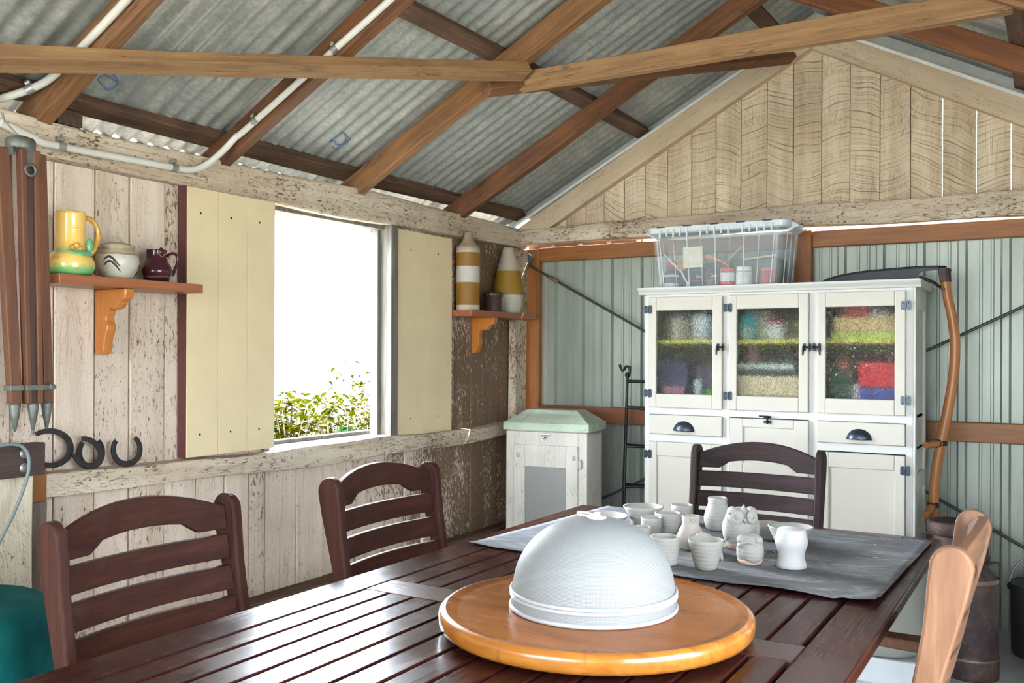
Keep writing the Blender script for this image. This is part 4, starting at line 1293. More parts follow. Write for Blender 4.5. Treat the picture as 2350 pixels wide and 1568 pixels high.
top = [(-.525, 1.737), (-.62, 1.738), (-.74, 1.733), (-.86, 1.726), (-.97, 1.712), (-1.04, 1.694), (-1.085, 1.672)]
bot = [(-.525, 1.722), (-.60, 1.716), (-.635, 1.672), (-.76, 1.676), (-.87, 1.678), (-.97, 1.676), (-1.03, 1.670), (-1.083, 1.6675)]
out = [S(x, z) for x, z in top] + [S(x, z) for x, z in bot[::-1]]
b.prism([(p[0], p[2]) for p in out], -.004, .001, 'Y')
tp = [Vector(S(x, z)) for x, z in top]; b.tube(curve(tp, 4), .006, 8)
b.tube([S(-.525, 1.73), S(-.49, 1.728)], .012, 8)
b.build('blade', BLACK_IRON, sc)
b = MB(); b.tube([S(-.612, 1.690), S(-.548, 1.664), S(-.495, 1.630)], .007, 8); b.build('stay', BLACK_IRON, sc)
for (x, z, d) in ((-.512, .90, (-.050, -.12, -.004)), (-.545, .60, (-.018, -.12, -.03))):
    p = Vector(S(x, z)); b = MB(); b.tube([p + Vector((0, -.012, 0)), p + Vector(d) * .5, p + Vector(d)], [.016, .0175, .015], 12); gr = b.build('grip', SNATH, sc)
    b = MB(); b.tube([p + Vector((.0, 0, .012)), p + Vector((.0, 0, -.012))], .0265, 14); b.tube([p + Vector(d) * .22, p + Vector(d) * .30], .0195, 12); b.build('grip_collar', BLACK_IRON, gr)

# ---- milk cans, bucket, cauldron, tub on the floor
def milk_can(lab, x, y, r, hb, hs, hn, ht, neck, rl):
    o = root('milk_can', lab, 'milk can', (x, y, 0), 0, 'old rusted milk cans')
    b = MB(); b.lathe([(0, 0), (r * .98, 0), (r, .006), (r, .075), (r * .985, .08), (r * .985, .085), (r * .97, hb - .004), (r * .95, hb + .004), (neck * 1.15, hs - .01), (neck, hs), (neck, hn), (0, hn)], 44); b.build('can_body', RUST, o)
    b = MB(); b.lathe([(r * 1.0, .078), (r * 1.015, .083), (r * 1.0, .088)], 40); b.build('hoop', HOOP, o)
    b = MB(); b.lathe([(r * .968, hb - .010), (r * .992, hb), (r * .955, hb + .008)], 40); b.build('hoop', HOOP, o)
    for s in (-1, 1):
        b = MB(); b.tube(curve([(s * r * .94, 0, hb - .03), (s * r * 1.02, 0, hb + .01), (s * r * 1.0, 0, hn - .01), (s * r * .9, 0, hn), (s * neck * 1.02, 0, hn - .006)], 5), .006, 8); b.build('side_handle', RUST, o)
    b = MB(); b.lathe([(0, hn), (neck * 1.05, hn), (rl * .97, hn + .014), (rl, (hn + ht) / 2 + .006), (rl * .97, ht - .004), (rl * .85, ht), (rl * .80, ht - .014), (0, ht - .018)], 40); b.build('can_lid', RUST, o)
    return o
HOOP = plain('worn can hoop', (.22, .16, .13), .5, .5)
milk_can('large rusty milk can with a wide lid beside the dresser foot', -.418, 4.52, .128, .40, .475, .53, .592, .085, .113)
milk_can('small dark rusty milk can half hidden by the pale chair', -.332, 4.275, .106, .402, .455, .475, .502, .062, .072)
def bail_pot(name, lab, cat, x, y, prof, r, zt, mat, ear=True, lean=0):
    o = root(name, lab, cat, (x, y, 0))
    b = MB(); b.lathe(prof, 44); b.build('vessel', mat, o)
    b = MB(); pts = [(r * math.cos(a) * 1.02, lean * math.sin(a), zt + r * 1.0 * math.sin(a)) for a in [math.pi * k / 20 for k in range(21)]]
    b.tube(pts, .005, 8); b.build('bail_handle', STEEL if name == 'drum_bucket' else BLACK_IRON, o)
    if ear:
        for s in (-1, 1):
            b = MB(); b.sphere((s * r * 1.02, 0, zt), .014, 10, 8, sc=(.6, 1, 1.2)); b.build('handle_ear', BLACK_IRON, o)
    return o
bail_pot('drum_bucket', 'black drum bucket with a dusty top and wire handle at the right edge', 'bucket', -.045, 4.72, [(0, 0), (.155, 0), (.16, .01), (.165, .30), (.165, .312), (.155, .306), (.15, .295), (0, .295)], .165, .29, plain('dusty black drum', (.022, .022, .022), .7))
bail_pot('cauldron', 'round black iron cauldron with a bail handle in the right corner', 'cauldron', .02, 4.33, [(0, 0), (.07, .0), (.11, .02), (.145, .07), (.152, .115), (.14, .165), (.128, .185), (.138, .198), (.128, .20), (.12, .19), (0, .185)], .15, .17, plain('grey black cast iron', (.032, .032, .04), .6, .3))
b = MB(); b.prism([(-.15, 0), (.15, 0), (.195, .10), (-.195, .10)], -.16, .16, 'Y')
tag(b.build('polystyrene_box', plain('white polystyrene', (.48, .50, .51), .8, var=.04), None, (-.648, 4.12, 0), bevel=.003), 'white box with sloping sides on the floor under the cream tub', 'box')
b = MB(); b.lathe([(0, 0), (.13, .0), (.155, .012), (.168, .05), (.18, .40), (.19, .405), (.19, .42), (.178, .42), (.165, .06), (0, .05)], 48)
tag(b.build('plastic_tub', plain('grey cream plastic', (.30, .295, .26), .5, var=.03), None, (-.648, 4.12, .1005)), 'large round grey-cream plastic tub standing on the white box behind the table', 'tub')

# ---- stool under a teal cloth, lower left
b = MB(); rc = random.Random(5)
def fold(t, z):
    k = max(0., (.665 - z) / .66)
    return 1 + k * (.09 * math.sin(5 * t + .8) + .05 * math.sin(9 * t + 2) + .03 * math.sin(14 * t)) 
prof = [(0, .672), (.10, .672), (.19, .668), (.215, .655), (.228, .62), (.24, .55), (.252, .46), (.268, .36), (.285, .24), (.30, .12), (.312, .015)]
b.lathe(prof, 72, rfun=fold)
o_ = b.build('draped_cloth', CLOTH, None, (-2.47, 1.33, 0), fix=False); o_.modifiers.new('solid', 'SOLIDIFY').thickness = .006
tag(o_, 'teal towelling cloth draped over a round stool at the lower left', 'cloth')
sr = root('round_stool', 'round wooden stool hidden under the teal cloth', 'stool', (-2.47, 1.33, 0))
b = MB(); b.lathe([(0, .62), (.18, .62), (.185, .63), (.185, .65), (.18, .66), (0, .66)], 32); b.build('seat', HARD_A, sr)
for k in range(3):
    a = 2.1 * k; b = MB(); b.tube([(.15 * math.cos(a), .15 * math.sin(a), .62), (.20 * math.cos(a), .20 * math.sin(a), 0)], .015, 10); b.build('leg', HARD_A, sr)

# ================================================================== SHUTTERS
def shutter(lab, y0, y1, z0, z1, x, n, hinge_y, edge):
    o = root('window_shutter', lab, 'shutter', (x, (y0 + y1) / 2, z0), 0, 'window shutters')
    h = (y1 - y0) / 2; H = z1 - z0
    b = MB()
    for k in range(n):
        a = -h + 2 * h * k / n; c = -h + 2 * h * (k + 1) / n
        b.box((0, a + .0006, 0), (.018, c - .0006, H))
    b.build('board_panel', CREAM, o, bevel=.0018)
    for zz in (.10, H - .16):
        b = MB(); b.box((-.022, -h + .02, zz), (0, h - .02, zz + .07)); b.build('batten', MAROON if edge else GREY_WOOD, o, bevel=.002)
    if edge:
        b = MB(); b.box((-.026, -h - .004, 0), (.016, -h - .0002, H)); b.build('edge_strip', MAROON, o)
    for zz in (.085, H - .095):
        for k in range(n):
            yy = -h + 2 * h * (k + (.42 if n == 3 else .45)) / n
            b = MB(); b.sphere((.0182, yy, zz + .02 * (k - 1) * .0), .0045, 10, 6, sc=(.3, 1, 1)); b.build('nail', BLACK_IRON, o)
    if hinge_y is not None:
        for zz in (.13, H * .47, H - .13):
            b = MB(); b.tube([(.006, hinge_y, zz - .035), (.006, hinge_y, zz + .035)], .007, 10); b.box((.0, hinge_y, zz - .03), (.0025, hinge_y + .03, zz + .03)); b.build('hinge', STEEL, o)
    return o
shutter('wide cream three-board shutter left of the bright window', 2.378, 2.833, .925, 1.953, XW + .036, 3, None, True)
shutter('narrow cream two-board shutter right of the bright window', 3.697, 4.172, .903, 1.945, XW + .014, 2, -.2475, False)

# ================================================================== WALL SHELVES
def ogee(d, h, t):
    pts = [(0, 0), (d, 0), (d, -.020), (d - .006, -.034), (d - .022, -.042), (d - .030, -.040), (d - .034, -.052), (d - .048, -.066), (d - .066, -.070), (d - .080, -.064),
           (d - .094, -.076), (d - .104, -.094), (d - .104, -.108), (d - .098, -.124), (d - .098, -.140), (d - .104, -.158), (d - .112, -.174), (d - .116, -.196), (d - .116, -h + .02), (d - .122, -h + .004), (d - .132, -h), (0, -h)]
    b = MB(); b.prism([(max(0, x), z) for x, z in pts], -t / 2, t / 2, 'Y')
    return b
def shelf(lab, y0, y1, x1, zt, th, by, bd, bh, slab):
    o = root('wall_shelf', lab, 'shelf', (XW, (y0 + y1) / 2, zt), 0, 'wall shelves with carved brackets')
    h = (y1 - y0) / 2
    b = MB(); b.box((.003, -h, -th), (x1 - XW, h, 0)); b.build('shelf_board', slab, o, bevel=.002)
    ob = ogee(bd, bh, .036).build('bracket', BRACKET_WOOD, o, bevel=.004); ob.location = (.003, by - (y0 + y1) / 2, -th - .0005)
    return o
shelf('red-brown wall shelf with a carved bracket, carrying the yellow jug', 1.78, 2.348, -2.722, 1.574, .032, 2.045, .165, .225, SHELF_WOOD)
shelf('red-brown wall shelf in the far corner, carrying the tall vases', 4.178, 4.885, -2.742, 1.5575, .034, 4.43, .150, .20, SHELF_WOOD)

ZS = 1.5745
JUGM = None
def m_jug():
    g = G('yellow green majolica glaze')
    sp = g.n('SeparateXYZ', {0: g.n('TexCoord').outputs['Object']})
    zz = g.ma('ADD', sp.outputs[2], g.ma('MULTIPLY', g.ma('SUBTRACT', g.noise(g.vec(), 16, 3), .5), .03))
    c = g.ramp(g.ma('DIVIDE', zz, .21), [(.0, (.10, .34, .12)), (.10, (.20, .42, .15)), (.18, (.74, .50, .13)), (.30, (.76, .50, .14)), (.36, (.24, .46, .20)), (.42, (.70, .42, .10)), (.55, (.80, .52, .13)), (1., (.78, .50, .12))])
    f = g.noise(g.vec(), 17, 4)
    c = g.mix(g.rng(f, .60, .72, 0, .8), c, (.42, .16, .02))
    rings = g.ma('SINE', g.ma('MULTIPLY', sp.outputs[2], 900.))
    g.pbr(color=c, rough=.18, normal=g.bump(rings, .06, .002), coat=.4)
    return g.m
JUGM = m_jug()
GREEN_G = plain('green leaf glaze', (.16, .42, .20), .2, coat=.4)
AMBER = plain('amber twig glaze', (.62, .34, .06), .25, var=.35, scale=40, coat=.4)
j = root('majolica_jug', 'yellow and green glazed jug with a fat base on the left shelf', 'jug', (-2.788, 1.862, ZS))
b = MB(); b.lathe([(0, 0), (.058, 0), (.068, .008), (.074, .024), (.0745, .040), (.070, .056), (.056, .070), (.049, .078), (.0465, .09), (.0455, .14), (.046, .196), (.0475, .204), (.0445, .206), (.042, .198), (.041, .10), (0, .09)], 48)
b.build('jug_body', JUGM, j)
b = MB(); b.tube(curve([(.02, .040, .190), (.02, .062, .187), (.02, .082, .165), (.02, .086, .135), (.02, .078, .105), (.02, .068, .085), (.015, .058, .072)], 5), [.0085] * 31, 10)
b.build('handle', AMBER, j)
b = MB()
for (cx, cy, cz, sx, sy, sz, ry) in ((.045, .005, .075, .028, .042, .006, .5), (.040, .042, .098, .008, .012, .025, 0)):
    b.sphere((0, 0, 0), 1, 18, 10, M=Matrix.Translation((cx, cy, cz)) @ Matrix.Rotation(ry, 4, 'Y') @ Matrix.Diagonal((sx, sy, sz, 1)))
b.build('moulded_leaf', GREEN_G, j)
b = MB(); b.sphere((.05, -.012, .094), .011, 14, 8); b.sphere((.05, -.026, .088), .008, 12, 8); b.sphere((.05, .000, .086), .008, 12, 8); b.build('moulded_nut', AMBER, j)

POTM = m_bands('speckled grey stoneware', [(0, (.44, .42, .35)), (.078, (.46, .44, .37)), (.084, (.20, .12, .07)), (.088, (.40, .33, .22)), (.102, (.27, .19, .11)), (.112, (.42, .38, .29)), (.14, (.40, .35, .27))], .28, speck=(.25, .18, .12))
p = root('lidded_jar', 'squat grey stoneware jar with a lid and brown leaf strokes, middle of the left shelf', 'jar', (-2.792, 2.040, ZS))
b = MB(); b.lathe([(0, 0), (.044, 0), (.052, .010), (.066, .035), (.0712, .058), (.069, .076), (.0625, .088), (.0575, .094), (.056, .104), (.0585, .112), (.055, .113), (.05, .10), (0, .098)], 48); b.build('jar_body', POTM, p)
LIDM = plain('brown stoneware lid', (.30, .22, .14), .35)
b = MB(); b.lathe([(.052, .111), (.056, .114), (.040, .121), (.022, .126), (0, .127)], 40); lo = b.build('lid', LIDM, p)
b = MB(); b.tube(curve([(.002, -.020, .124), (.002, -.012, .136), (.002, 0, .141), (.002, .012, .136), (.002, .020, .124)], 5), .0042, 8); b.build('lid_handle', plain('pale lid handle', (.45, .39, .29), .35), lo)
BRUSH = plain('dark brown brush glaze', (.035, .018, .018), .3)
def on_pot(a, z):
    prof = [(0, .044), (.010, .052), (.035, .066), (.058, .0712), (.076, .069), (.088, .0625)]
    for (z0, r0), (z1, r1) in zip(prof[:-1], prof[1:]):
        if z <= z1: rr = r0 + (r1 - r0) * (z - z0) / (z1 - z0); break
    return Vector(((rr - .0005) * math.cos(a), (rr - .0005) * math.sin(a), z))
b = MB()
for q in ([(-1.35, .050), (-1.15, .068), (-.95, .070), (-.72, .056), (-.5, .038)], [(-1.32, .040), (-1.1, .054), (-.9, .055), (-.65, .038), (-.45, .020)], [(.95, .010), (1.15, .03), (1.35, .055)], [(.75, .035), (.95, .05), (1.15, .058)]):
    pp = curve([on_pot(a, z) for a, z in q], 5); m = len(pp)
    b.tube(pp, [.0006 + .0036 * math.sin(math.pi * min(1, (i + .8) / m)) for i in range(m)], 8)
b.build('brush_stroke', BRUSH, p)

b = MB()
pts = [(-.030, 0), (.040, 0), (.012, .05), (.030, .085), (.040, .118), (.022, .118), (-.004, .075), (-.030, .105), (-.040, .100), (-.016, .05)]
b.prism([(y, z) for y, z in pts], -.0015, .0015, 'X')
tag(b.build('dried_leaf', plain('dry leaf', (.42, .27, .14), .8), None, (-2.835, 1.955, ZS), (0, -.22, .15)), 'dry brown leaf leaning behind the stoneware jar', 'leaf')

PURP = m_bands('purple treacle glaze', [(0, (.012, .006, .012)), (.016, (.02, .008, .014)), (.019, (.22, .09, .05)), (.022, (.045, .010, .016)), (.085, (.05, .011, .02)), (.120, (.06, .012, .02))], .12, speck=(.08, .05, .1))
j = root('glazed_jug', 'small dark plum glazed jug with a looped handle, right end of the left shelf', 'jug', (-2.80, 2.205, ZS))
b = MB(); b.lathe([(0, 0), (.042, 0), (.044, .006), (.0455, .018), (.0545, .030), (.0555, .044), (.049, .060), (.0395, .074), (.0355, .088), (.036, .112), (.037, .116), (.033, .117), (.031, .09), (0, .085)], 44); b.build('jug_body', PURP, j)
b = MB(); b.tube(curve([(.018, .032, .098), (.022, .052, .108), (.024, .070, .100), (.024, .072, .076), (.022, .062, .050), (.020, .055, .026)], 6), [.0055] * 31, 10); b.build('handle', PURP, j)
b = MB(); b.sphere((.036, -.008, .108), .012, 14, 8, sc=(.6, .9, 1.3)); b.build('spout', PURP, j)
b = MB(); b.tube(curve([(.0345, -.026, .102), (.0360, -.020, .101), (.042, -.010, .089), (.0415, .002, .100), (.034, .018, .101)], 5), .001, 6); b.build('glaze_line', AMBER, j)

ZS2 = 1.558
WB = m_bands('banded white and amber vase', [(0, (.44, .40, .34)), (.026, (.46, .42, .36)), (.028, (.235, .105, .008)), (.150, (.25, .12, .010)), (.152, (.48, .44, .39)), (.238, (.48, .44, .39)), (.240, (.235, .105, .008)), (.312, (.25, .12, .010)), (.314, (.46, .42, .36)), (.345, (.34, .25, .17)), (.43, (.30, .20, .12))], .4, bump=.8, speck=(.20, .085, .012))
b = MB(); b.lathe([(0, 0), (.063, 0), (.0655, .004), (.0655, .335), (.063, .345), (.048, .358), (.034, .378), (.026, .40), (.0235, .418), (.0245, .424), (.022, .43), (.018, .425), (0, .40)], 48)
tag(b.build('bottle_vase', WB, None, (-2.815, 4.248, ZS2)), 'tall white bottle vase with two amber patterned bands on the corner shelf', 'vase')
WC = m_bands('cone vase', [(0, (.42, .38, .31)), (.100, (.48, .45, .39)), (.104, (.27, .155, .007)), (.242, (.28, .155, .007)), (.246, (.42, .36, .29)), (.38, (.44, .37, .29))], .6, bump=.9, speck=(.22, .12, .02))
b = MB(); b.lathe([(0, 0), (.068, 0), (.074, .010), (.084, .06), (.091, .11), (.089, .15), (.074, .225), (.053, .30), (.034, .365), (.030, .382), (.024, .384), (.022, .36), (0, .34)], 48)
tag(b.build('cone_vase', WC, None, (-2.802, 4.655, ZS2)), 'conical white vase with one wide mustard band beside the bottle vase', 'vase')
BRN = plain('dark brown glaze', (.055, .028, .026), .25)
j = root('small_crock', 'small dark brown crock with a lip in front of the cone vase', 'jar', (-2.775, 4.445, ZS2))
b = MB(); b.lathe([(0, 0), (.050, 0), (.053, .004), (.052, .078), (.056, .080), (.058, .104), (.054, .108), (.050, .10), (.046, .02), (0, .015)], 40); b.build('crock_body', BRN, j)
b = MB(); b.sphere((.0, -.058, .095), .009, 12, 8); b.build('lug', BRN, j)

# ================================================================== SURVEYOR'S TRIPOD
tp = root('surveyor_tripod', 'old folded wooden tripod with pointed metal feet hanging on the left', 'tripod', (-2.765, 1.656, 1.080))
TRI = wood('dark cedar tripod wood', (.20, .078, .034), (.085, .03, .016), 'Z', .6, grain=.7)
TRI_D = wood('dark tripod core wood', (.12, .06, .045), (.05, .025, .02), 'Z', .6)
OLDM = plain('dull old zinc', (.17, .18, .16), .5, .6, var=.3, scale=40)
b = MB(); b.lathe([(0, .865), (.040, .865), (.043, .87), (.043, .895), (.038, .902), (.02, .908), (0, .908)], 32, (0, .022, 0)); b.box((.02, .008, .82), (.046, .038, .868)); b.box((-.03, -.028, .84), (.03, -.018, .868)); b.box((-.03, .060, .84), (.03, .070, .868))
b.build('head', OLDM, tp)
b = MB(); b.tube([(.0, .02, .905), (-.05, .0, .96), (-.06, 0, .985)], .003, 6); b.build('hanging_wire', STEEL, tp)
def tri_leg(yt, yb, wt, wb, xt, xb, kind):
    b = MB(); zt, zb = .862, .085
    def bar(y0t, y1t, y0b, y1b, d):
        b.add([(xb, y0b, zb), (xb, y1b, zb), (xb + d, y1b, zb), (xb + d, y0b, zb), (xt, y0t, zt), (xt, y1t, zt), (xt + d, y1t, zt), (xt + d, y0t, zt)], [(0, 3, 2, 1), (4, 5, 6, 7), (0, 1, 5, 4), (1, 2, 6, 5), (2, 3, 7, 6), (3, 0, 4, 7)])
    if kind == 'double':
        bar(yt - wt / 2, yt - wt * .17, yb - wb / 2, yb - wb * .2, .03); bar(yt + wt * .2, yt + wt / 2, yb + wb * .18, yb + wb / 2, .03)
    else: bar(yt - wt / 2, yt + wt / 2, yb - wb / 2, yb + wb / 2, .03)
    lg = b.build('leg', TRI, tp, bevel=.003)
    if kind == 'double':
        b = MB(); bar(yt - wt * .17, yt + wt * .2, yb - wb * .2, yb + wb * .18, .018); b.build('centre_bar', TRI_D, lg)
        b = MB(); M_ = Matrix.Translation((xt + .030, yt, .80)) @ Matrix.Rotation(math.pi / 2, 4, 'Y')
        b.lathe([(.012, 0), (.021, 0), (.021, .004), (.012, .004), (.012, 0)], 28, M=M_); b.build('washer', OLDM, lg)
    b = MB(); z = .135; k = (z - zb) / (zt - zb); yc = yb + (yt - yb) * k; w = wb + (wt - wb) * k; xc = xb + (xt - xb) * k
    b.box((xc - .004, yc - w / 2 - .004, z - .009), (xc + .034, yc + w / 2 + .004, z + .009)); b.build('clamp_band', OLDM, lg, bevel=.002)
    b = MB(); b.lathe([(0, 0), (.004, .004), (.013, .05), (.0165, .078), (.0165, .088), (0, .088)], 20, (xb + .016, yb, .0)); b.build('spike', OLDM, lg)
tri_leg(-.042, -.002, .042, .034, -.010, .0, 'single')
tri_leg(.024, .050, .060, .052, .020, .010, 'double')
tri_leg(.078, .104, .030, .030, -.005, -.005, 'single')
b = MB(); b.box((.02, .03, .130), (.044, .115, .142)); b.sphere((.04, .098, .136), .012, 10, 8, sc=(.5, .4, 1)); b.build('closing_strap', OLDM, tp)

# ================================================================== HORSESHOES on the rail
def horseshoe(lab, y, z, w, h, rot, x, gap=.9, thick=.010, lean=.12):
    o = root('horseshoe', lab, 'horseshoe', (x, y, z), 0, 'old horseshoes on the rail')
    b = MB(); n = 36; vs_ = []
    for i in range(n + 1):
        a = -math.pi / 2 + (math.pi - gap / 2) * (2 * i / n - 1)
        k = abs(2 * i / n - 1)
        ro = Vector((math.cos(a) * w / 2 * (1 - .05 * k), math.sin(a) * h / 2)); bw = .021 - .006 * k
        ri = Vector((math.cos(a) * (w / 2 * (1 - .05 * k) - bw), math.sin(a) * (h / 2 - bw)))
        for (p, d) in ((ro, 0), (ro, thick), (ri, thick), (ri, 0)): vs_.append((d, p.x, p.y + h / 2))
    fs = []
    for i in range(n):
        for k in range(4): fs.append((i * 4 + k, i * 4 + (k + 1) % 4, (i + 1) * 4 + (k + 1) % 4, (i + 1) * 4 + k))
    fs += [(0, 1, 2, 3), tuple(n * 4 + k for k in (3, 2, 1, 0))]
    M_ = Matrix.Translation((0, 0, h / 2)) @ Matrix.Rotation(-lean, 4, 'Y') @ Matrix.Rotation(rot, 4, 'X') @ Matrix.Translation((0, 0, -h / 2))
    b.add(vs_, fs, False, M_); b.build('shoe', plain('horseshoe iron', (.035, .032, .032), .6, .5, var=.4, scale=40), o, bevel=.002)
    return o
horseshoe('largest horseshoe, open towards the tripod and partly behind its foot', 1.842, .925, .135, .166, 1.45, -2.868, 1.7)
horseshoe('dark horseshoe standing open at the top, behind the paler one', 1.998, .921, .108, .116, .0, -2.878, 1.5, lean=.06)
horseshoe('paler brown horseshoe lying open to the upper left in front of the dark one', 1.966, .918, .104, .132, .95, -2.852, 1.6)
horseshoe('horseshoe nearest the cream shutter, open at the top like a U', 2.125, .918, .130, .122, .06, -2.858, 1.6)

b = MB(); q = curve([(-2.765, 1.50, 1.01), (-2.762, 1.60, 1.045), (-2.760, 1.665, 1.035), (-2.758, 1.685, .98), (-2.760, 1.665, .90), (-2.762, 1.63, .82), (-2.765, 1.59, .74), (-2.77, 1.56, .60)], 6)
q = [p + Vector((.034, 0, 0)) for p in q]; q0 = q[0].copy(); b.tube([p - q0 for p in q], .0055, 8); tag(b.build('grey_cable', plain('grey cable', (.17, .20, .20), .5), None, q0), 'grey cable looping over the bolted dark block', 'cable')

# ================================================================== ON THE TABLE
def mat_mesh():
    A, B, C_, D = Vector((-1.567, 2.373)), Vector((-1.500, 3.236)), Vector((-.353, 3.150)), Vector((-.377, 2.293))
    n, m = 48, 36; vs_ = []; ctr = (A + B + C_ + D) / 4
    def hh(u, v):
        e = max(0, 1 - min(u, 1 - u) / .03) * .0 
        h = .0014 * math.sin(u * 9 + v * 4) * math.sin(v * 7 + 1) + .0022
        if v < .04: h += .006 * max(0, math.sin(u * 15 + 2)) * (1 - v / .04)
        if u > .965: h += (.0085 * (u - .965) / .035) * (1 - .6 * v)
        if v < .05 and u > .93: h += .006
        return TZ + max(.0006, h)
    for t in (1, 0):
        for i in range(m + 1):
            v = i / m
            for j_ in range(n + 1):
                u = j_ / n
                p = (A.lerp(D, u)).lerp(B.lerp(C_, u), v)
                vs_.append((p.x - ctr.x, p.y - ctr.y, hh(u, v) + .0022 * t - TZ))
    S_ = (n + 1) * (m + 1); fs = []
    for i in range(m):
        for j_ in range(n):
            a = i * (n + 1) + j_
            fs.append((a, a + 1, a + n + 2, a + n + 1)); fs.append((S_ + a, S_ + a + n + 1, S_ + a + n + 2, S_ + a + 1))
    edge = [i for i in range(n + 1)] + [(i + 1) * (n + 1) - 1 for i in range(1, m + 1)] + [m * (n + 1) + j_ for j_ in range(n - 1, -1, -1)] + [i * (n + 1) for i in range(m - 1, 0, -1)]
    for a, c in zip(edge, edge[1:] + edge[:1]): fs.append((a, S_ + a, S_ + c, c))
    b = MB(); b.add(vs_, fs, True)
    o = b.build('work_mat', MAT, None, (ctr.x, ctr.y, TZ))
    return o
tag(mat_mesh(), 'grey clay-dusted work mat spread over the far end of the table', 'mat')
ZM = TZ + .0060

# turntable
su = root('lazy_susan', 'round honey-coloured wooden lazy susan on the dark table', 'lazy susan', (-.862, 1.795, TZ))
R_ = .333
b = MB(); b.lathe([(0, .046), (R_ - .040, .046), (R_ - .030, .0455), (R_ - .024, .049), (R_ - .014, .050)], 96); b.build('top', SUSAN, su)
b = MB(); b.lathe([(R_ - .0145, .050), (R_ - .006, .0475), (R_ - .001, .042), (R_, .035), (R_ - .001, .020), (R_ - .006, .012), (R_ - .016, .008), (0, .008)], 96); b.build('edge', SUSAN_EDGE, su)
b = MB(); b.lathe([(0, 0), (.14, 0), (.14, .008), (0, .008)], 48); b.build('bearing_base', BLACK_IRON, su)

# wire food cover
ZD = TZ + .0462
dm = root('food_cover', 'white wire-gauze dome food cover standing on the lazy susan', 'food cover', (-.868, 1.800, ZD))
RD = .176
b = MB(); prof = []
for k in range(25):
    a = math.pi / 2 * k / 24
    prof.append((.1725 * math.cos(a) ** .92 if k < 24 else 0, .038 + .152 * math.sin(a)))
b.lathe(prof, 96); b.build('gauze_dome', DOME, dm, fix=False)
b = MB(); b.lathe([(.1745, .006), (.1745, .030)], 96); b.build('gauze_band', DOME, dm, fix=False)
def ring(r, z, rr, n=96): return [(r * math.cos(2 * math.pi * k / n), r * math.sin(2 * math.pi * k / n), z) for k in range(n)]
for r, z, rr in ((RD, .0048, .0046), (RD - .0005, .0295, .0040), (RD - .0005, .0375, .0042)):
    b = MB(); b.tube(ring(r, z, rr), rr, 10, closed=True); b.build('rim_ring', DOME_RIM, dm)
b = MB(); b.lathe([(0, .1885), (.020, .189), (.020, .1915), (0, .193)], 28, (.008, 0, 0)); b.build('cap', plain('pale pink plastic', (.84, .76, .74), .3), dm)
Mh = Matrix.Translation((-.014, -.004, .1955)) @ Matrix.Rotation(.12, 4, 'Y')
b = MB(); b.tube([Mh @ Vector((.021 * math.cos(2 * math.pi * k / 28), .013 * math.sin(2 * math.pi * k / 28), 0)) for k in range(28)], .0024, 8, closed=True)
b.cbox((.009, -.002, .197), (.009, .012, .010)); b.build('pull_ring', plain('pale pink plastic ring', (.86, .80, .78), .3), dm)

# pottery
def pot(name, lab, cat, x, y, prof, mat=CLAY, parts=None, rfun=None, rz=0.):
    b = MB(); b.lathe(prof, 44, rfun=rfun)
    if parts is None:
        return tag(b.build(name, mat, None, (x, y, ZM), (0, 0, rz)), lab, cat, 'unfired clay pots on the work mat')
    o = root(name, lab, cat, (x, y, ZM), rz, 'unfired clay pots on the work mat'); b.build('pot_body', mat, o); parts(o); return o
def wob(s, k=.012): return lambda t, z: 1 + k * math.sin(2 * t + s) + k * .6 * math.sin(3 * t + s * 2)
def cup(r, h, rb, th=.004, flare=0.):
    return [(0, 0), (rb * .93, 0), (rb, .003), (rb + (r - rb) * .35, h * .25), (r * .99, h * .6), (r, h * .9), (r + flare, h), (r + flare - th, h), (r - th, h * .9), (r * .97 - th, h * .5), (rb * .85, .006), (0, .006)]
pot('clay_bowl', 'largest footed clay bowl at the back of the mat, far left group', 'bowl', -1.235, 2.950, [(0, 0), (.038, 0), (.040, .004), (.042, .012), (.050, .022), (.0525, .032), (.055, .037), (.066, .054), (.0685, .060), (.064, .060), (.056, .045), (.045, .025), (0, .015)], rfun=wob(1, .006))
pot('clay_bowl', 'shallow wide clay bowl directly behind the top of the dome', 'bowl', -1.335, 2.845, [(0, 0), (.045, 0), (.048, .004), (.062, .014), (.077, .028), (.083, .036), (.079, .036), (.06, .018), (.045, .008), (0, .006)], rfun=wob(2, .008))
pot('clay_bowl', 'small clay bowl just peeping over the top of the dome', 'bowl', -1.270, 2.705, [(0, 0), (.03, 0), (.032, .003), (.042, .018), (.046, .036), (.042, .036), (.036, .012), (0, .006)], rfun=wob(.5, .008))
pot('clay_cup', 'thin-walled clay cup at the back, before the left chair post', 'cup', -1.128, 3.035, cup(.038, .062, .032, .0035), rfun=wob(3, .03))
pot('clay_cup', 'round clay cup between the footed bowl and the small pitcher', 'cup', -1.107, 2.850, cup(.043, .064, .030, .004), rfun=wob(4, .012))
pot('clay_cup', 'straight narrow clay cup in front of the footed bowl', 'cup', -1.132, 2.772, cup(.034, .058, .031, .0035), rfun=wob(5, .012))
pot('clay_cup', 'low clay cup half hidden by the right side of the dome', 'cup', -1.120, 2.655, cup(.031, .048, .028, .0035), rfun=wob(6, .01))
pot('clay_cup', 'large straight clay cup just right of the dome', 'cup', -.948, 2.420, cup(.0395, .077, .033, .004), rfun=wob(7, .012))
def lip(o):
    b = MB(); b.prism([(-.012, 0), (.012, 0), (.0, -.016)], .020, .032, 'Y', Matrix.Translation((0, 0, .102)) @ Matrix.Rotation(math.pi, 4, 'Z') @ Matrix.Rotation(-.35, 4, 'X')); b.build('pouring_lip', CLAY, o, bevel=.003)
